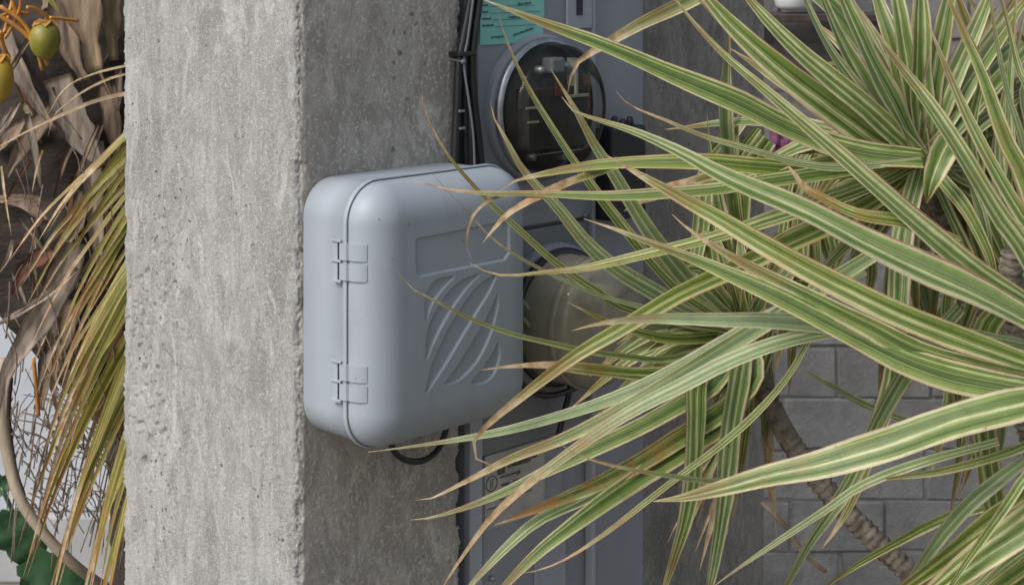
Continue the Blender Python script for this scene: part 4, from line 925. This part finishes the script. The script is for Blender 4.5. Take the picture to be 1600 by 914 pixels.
# old stalk curving down, split stalks
tube('frond_stalk', [P(8, 560, 3.14), P(4, 640, 3.13), P(10, 700, 3.12), P(28, 770, 3.1), P(62, 825, 3.1), P(120, 885, 3.12), P(200, 940, 3.2)], lambda t: 0.0085 + 0.003 * (1 - t), M['stalk'], palm, sides=10, n=50)
tube('frond_stalk', [P(16, 590, 3.19), P(12, 650, 3.18), P(22, 730, 3.17), P(36, 775, 3.16)], 0.006, M['sheath_dark'], palm, sides=8, n=30)
tube('frond_stalk', [P(52, 560, 3.2), P(56, 600, 3.2), P(60, 650, 3.2)], 0.004, M['spike'], palm, sides=6, n=16)
# flower stalk strands and young nuts
for l, r in (([(-10, 20), (30, 45), (60, 75), (75, 102)], .0042), ([(0, 10), (35, 35), (55, 70), (66, 110)], .0036), ([(15, -20), (25, 20), (40, 55), (45, 60)], .0036), ([(42, 12), (55, 14), (72, 24), (78, 30)], .0034), ([(-10, 60), (5, 55), (12, 30), (20, 0)], .0034), ([(0, 50), (6, 75), (14, 90)], .004), ([(78, 28), (100, 30), (122, 33)], .003), ([(-5, 28), (20, 20), (45, 22)], .0034), ([(30, -10), (32, 10), (20, 40), (8, 60)], .003)):
    tube('flower_stalk', pxpath(l, 3.02, 3.06), r, M['spike'], palm, sides=7, n=16)
def nut(px, py, d, rx, rz):
    c = P(px, py, d)
    prof = [(0.02 * rx, -1.0), (.35 * rx, -.93), (.7 * rx, -.68), (.93 * rx, -.3), (rx, .1), (.93 * rx, .45), (.72 * rx, .75), (.4 * rx, .94), (.1 * rx, 1.0)]
    v, f = lathe_vf(lambda x, h, y: c + Vector((x, y, h * rz)), prof, 24); o = mk('coconut', v, f, M['nut'], palm)
    for k in range(5):
        a = k * 1.257; q = c + Vector((0.5 * rx * math.cos(a), 0.5 * rx * math.sin(a), rz * .92))
        blade('calyx', [q + Vector((.35 * rx * math.cos(a), .35 * rx * math.sin(a), -.18 * rz)), q, c + Vector((0, 0, rz * 1.03))], rx * .8, M['calyx'], o, n=6, face=(0, -.3, 1), p=2)
nut(70, 64, 3.05, 0.0275, 0.034); nut(0, 125, 3.04, 0.024, 0.042)
blade('leaflet', [P(92, 22, 3.1), P(84, 8, 3.1), P(60, -20, 3.1)], 0.012, M['leaflet'], palm, color=(0, .6, 0, 1), n=8)

# hanging leaflets (one frond behind the pillar)
NLF = 0
def lfl(l, Wd, d, dry, sco, yel):
    blade('leaflet', pxpath(l, d - .05, d + .03), Wd * d / F, M['leaflet'], palm, R(-.5, .5), R(.15, .4), 1.8, 18, (dry, yel, sco, 1), twist=R(-.6, .6), base=.8)
for l, wd in (([(72, 185), (100, 140), (140, 118), (195, 104), (260, 95)], 5), ([(75, 215), (85, 180), (120, 150), (160, 128), (200, 116), (270, 108)], 5), ([(-30, 240), (0, 228), (50, 202), (110, 174), (150, 158), (200, 146), (270, 138)], 7),
              ([(50, 302), (58, 260), (66, 235)], 4), ([(18, 370), (8, 310), (2, 260)], 4)): lfl(l, wd, 3.08, .9, .2, .6)
fr = [  # (base y, tip x, tip y) control rows, interpolated
 (195, 15, 385), (235, 25, 470), (285, 50, 500), (335, 40, 640), (390, 35, 720), (440, 30, 830), (500, 35, 900), (560, 60, 960), (630, 95, 990), (710, 130, 1000), (790, 160, 1010)]
for i in range(48):
    q = (i + R(-.9, .9)) / 48 * (len(fr) - 1); q = max(0, min(len(fr) - 1.001, q)); k = int(q); t = q - k
    by, tx_, ty = [fr[k][c] * (1 - t) + fr[k + 1][c] * t for c in range(3)]
    by += R(-14, 14); s = R(.62, 1.05); ex, ey = 205 + (tx_ - 205) * s + R(-22, 22), by + (ty - by) * s + R(-25, 25)
    mx, my = 205 + (ex - 205) * .36, by + (ey - by) * .29
    nx_, ny_ = 205 + (ex - 205) * .72, by + (ey - by) * .63
    lfl([(ex, ey), (nx_, ny_), (mx, my), (215, by - 12), (275, by - 50)], R(7, 13), R(2.98, 3.18), R(.08, .5), R(.2, .95), R(.45, .85))
tube('frond_stalk', [P(300, -50, 3.12), P(290, 200, 3.12), P(285, 450, 3.12), P(275, 800, 3.14)], lambda t: .012 - .007 * t, M['stalk'], palm, sides=8, n=30)
# loose dark fibre strands under the boots
m = MB()
for i in range(210):
    x0, y0 = R(25, 200), R(600, 800); dx, dy = R(14, 60), R(10, 60)
    if R(0, 1) < .35: dx = -dx * .5; dy = R(40, 110)
    d = R(3.3, 3.5)
    v, f = tube_vf([P(x0, y0, d), P(x0 + dx * .5 + R(-5, 5), y0 + dy * .3, d), P(x0 + dx, y0 + dy, d)], R(.0008, .0019), 5, 7); m.add(v, f)
for i in range(60):
    x0, y0 = R(0, 190), R(180, 640); d = R(3.05, 3.3)
    v, f = tube_vf([P(x0, y0, d), P(x0 + R(-12, 20), y0 + R(20, 45), d), P(x0 + R(-25, 25), y0 + R(50, 100), d)], R(.0008, .0018), 5, 7); m.add(v, f)
tag(m.build('fibre_strand', M['fibre'], palm), kind='stuff')

# dark vine in the lower left corner
vine = thing('vine', P(70, 1100, 3.7), 'dark green broad-leaved vine in the lower left corner', 'plant')
tube('stem', [P(70, 1100, 3.7), P(60, 960, 3.7), P(52, 880, 3.7), P(20, 800, 3.7), P(2, 760, 3.7)], .005, M['vine'], vine)
def broad(cx, cy, d, L, Wd, ang, tilt):
    v = []; f = []; n = 12
    ax = Vector((math.cos(ang), 0, math.sin(ang))); sx = Vector((-math.sin(ang), 0, math.cos(ang))); c = P(cx, cy, d)
    for i in range(n + 1):
        t = i / n; hw = Wd * .5 * (math.sin(math.pi * min(1, t * .9 + .1)) ** .6) * (1 - .25 * t) if i < n else 0.001
        hw *= 1 + .1 * math.sin(i * 2.4)
        for k in (-1, -.5, 0, .5, 1): v.append(c + ax * (L * (t - .1 * abs(k) * (t < .15))) + sx * (hw * k) + Vector((0, -.25 * hw * abs(k) + tilt * L * t * t + .006 * math.sin(i * 1.4 + k * 3), 0)))
    for i in range(n):
        for k in range(4): f.append((i * 5 + k, i * 5 + k + 1, (i + 1) * 5 + k + 1, (i + 1) * 5 + k))
    mk('leaf', v, f, M['vine'], vine)
broad(28, 798, 3.68, .135, .115, math.radians(-78), .2); broad(48, 872, 3.64, .16, .11, math.radians(-35), .1); broad(14, 752, 3.7, .05, .05, math.radians(200), .1)
broad(60, 905, 3.66, .12, .10, math.radians(-100), .1)
print('leaves', NLEAF)
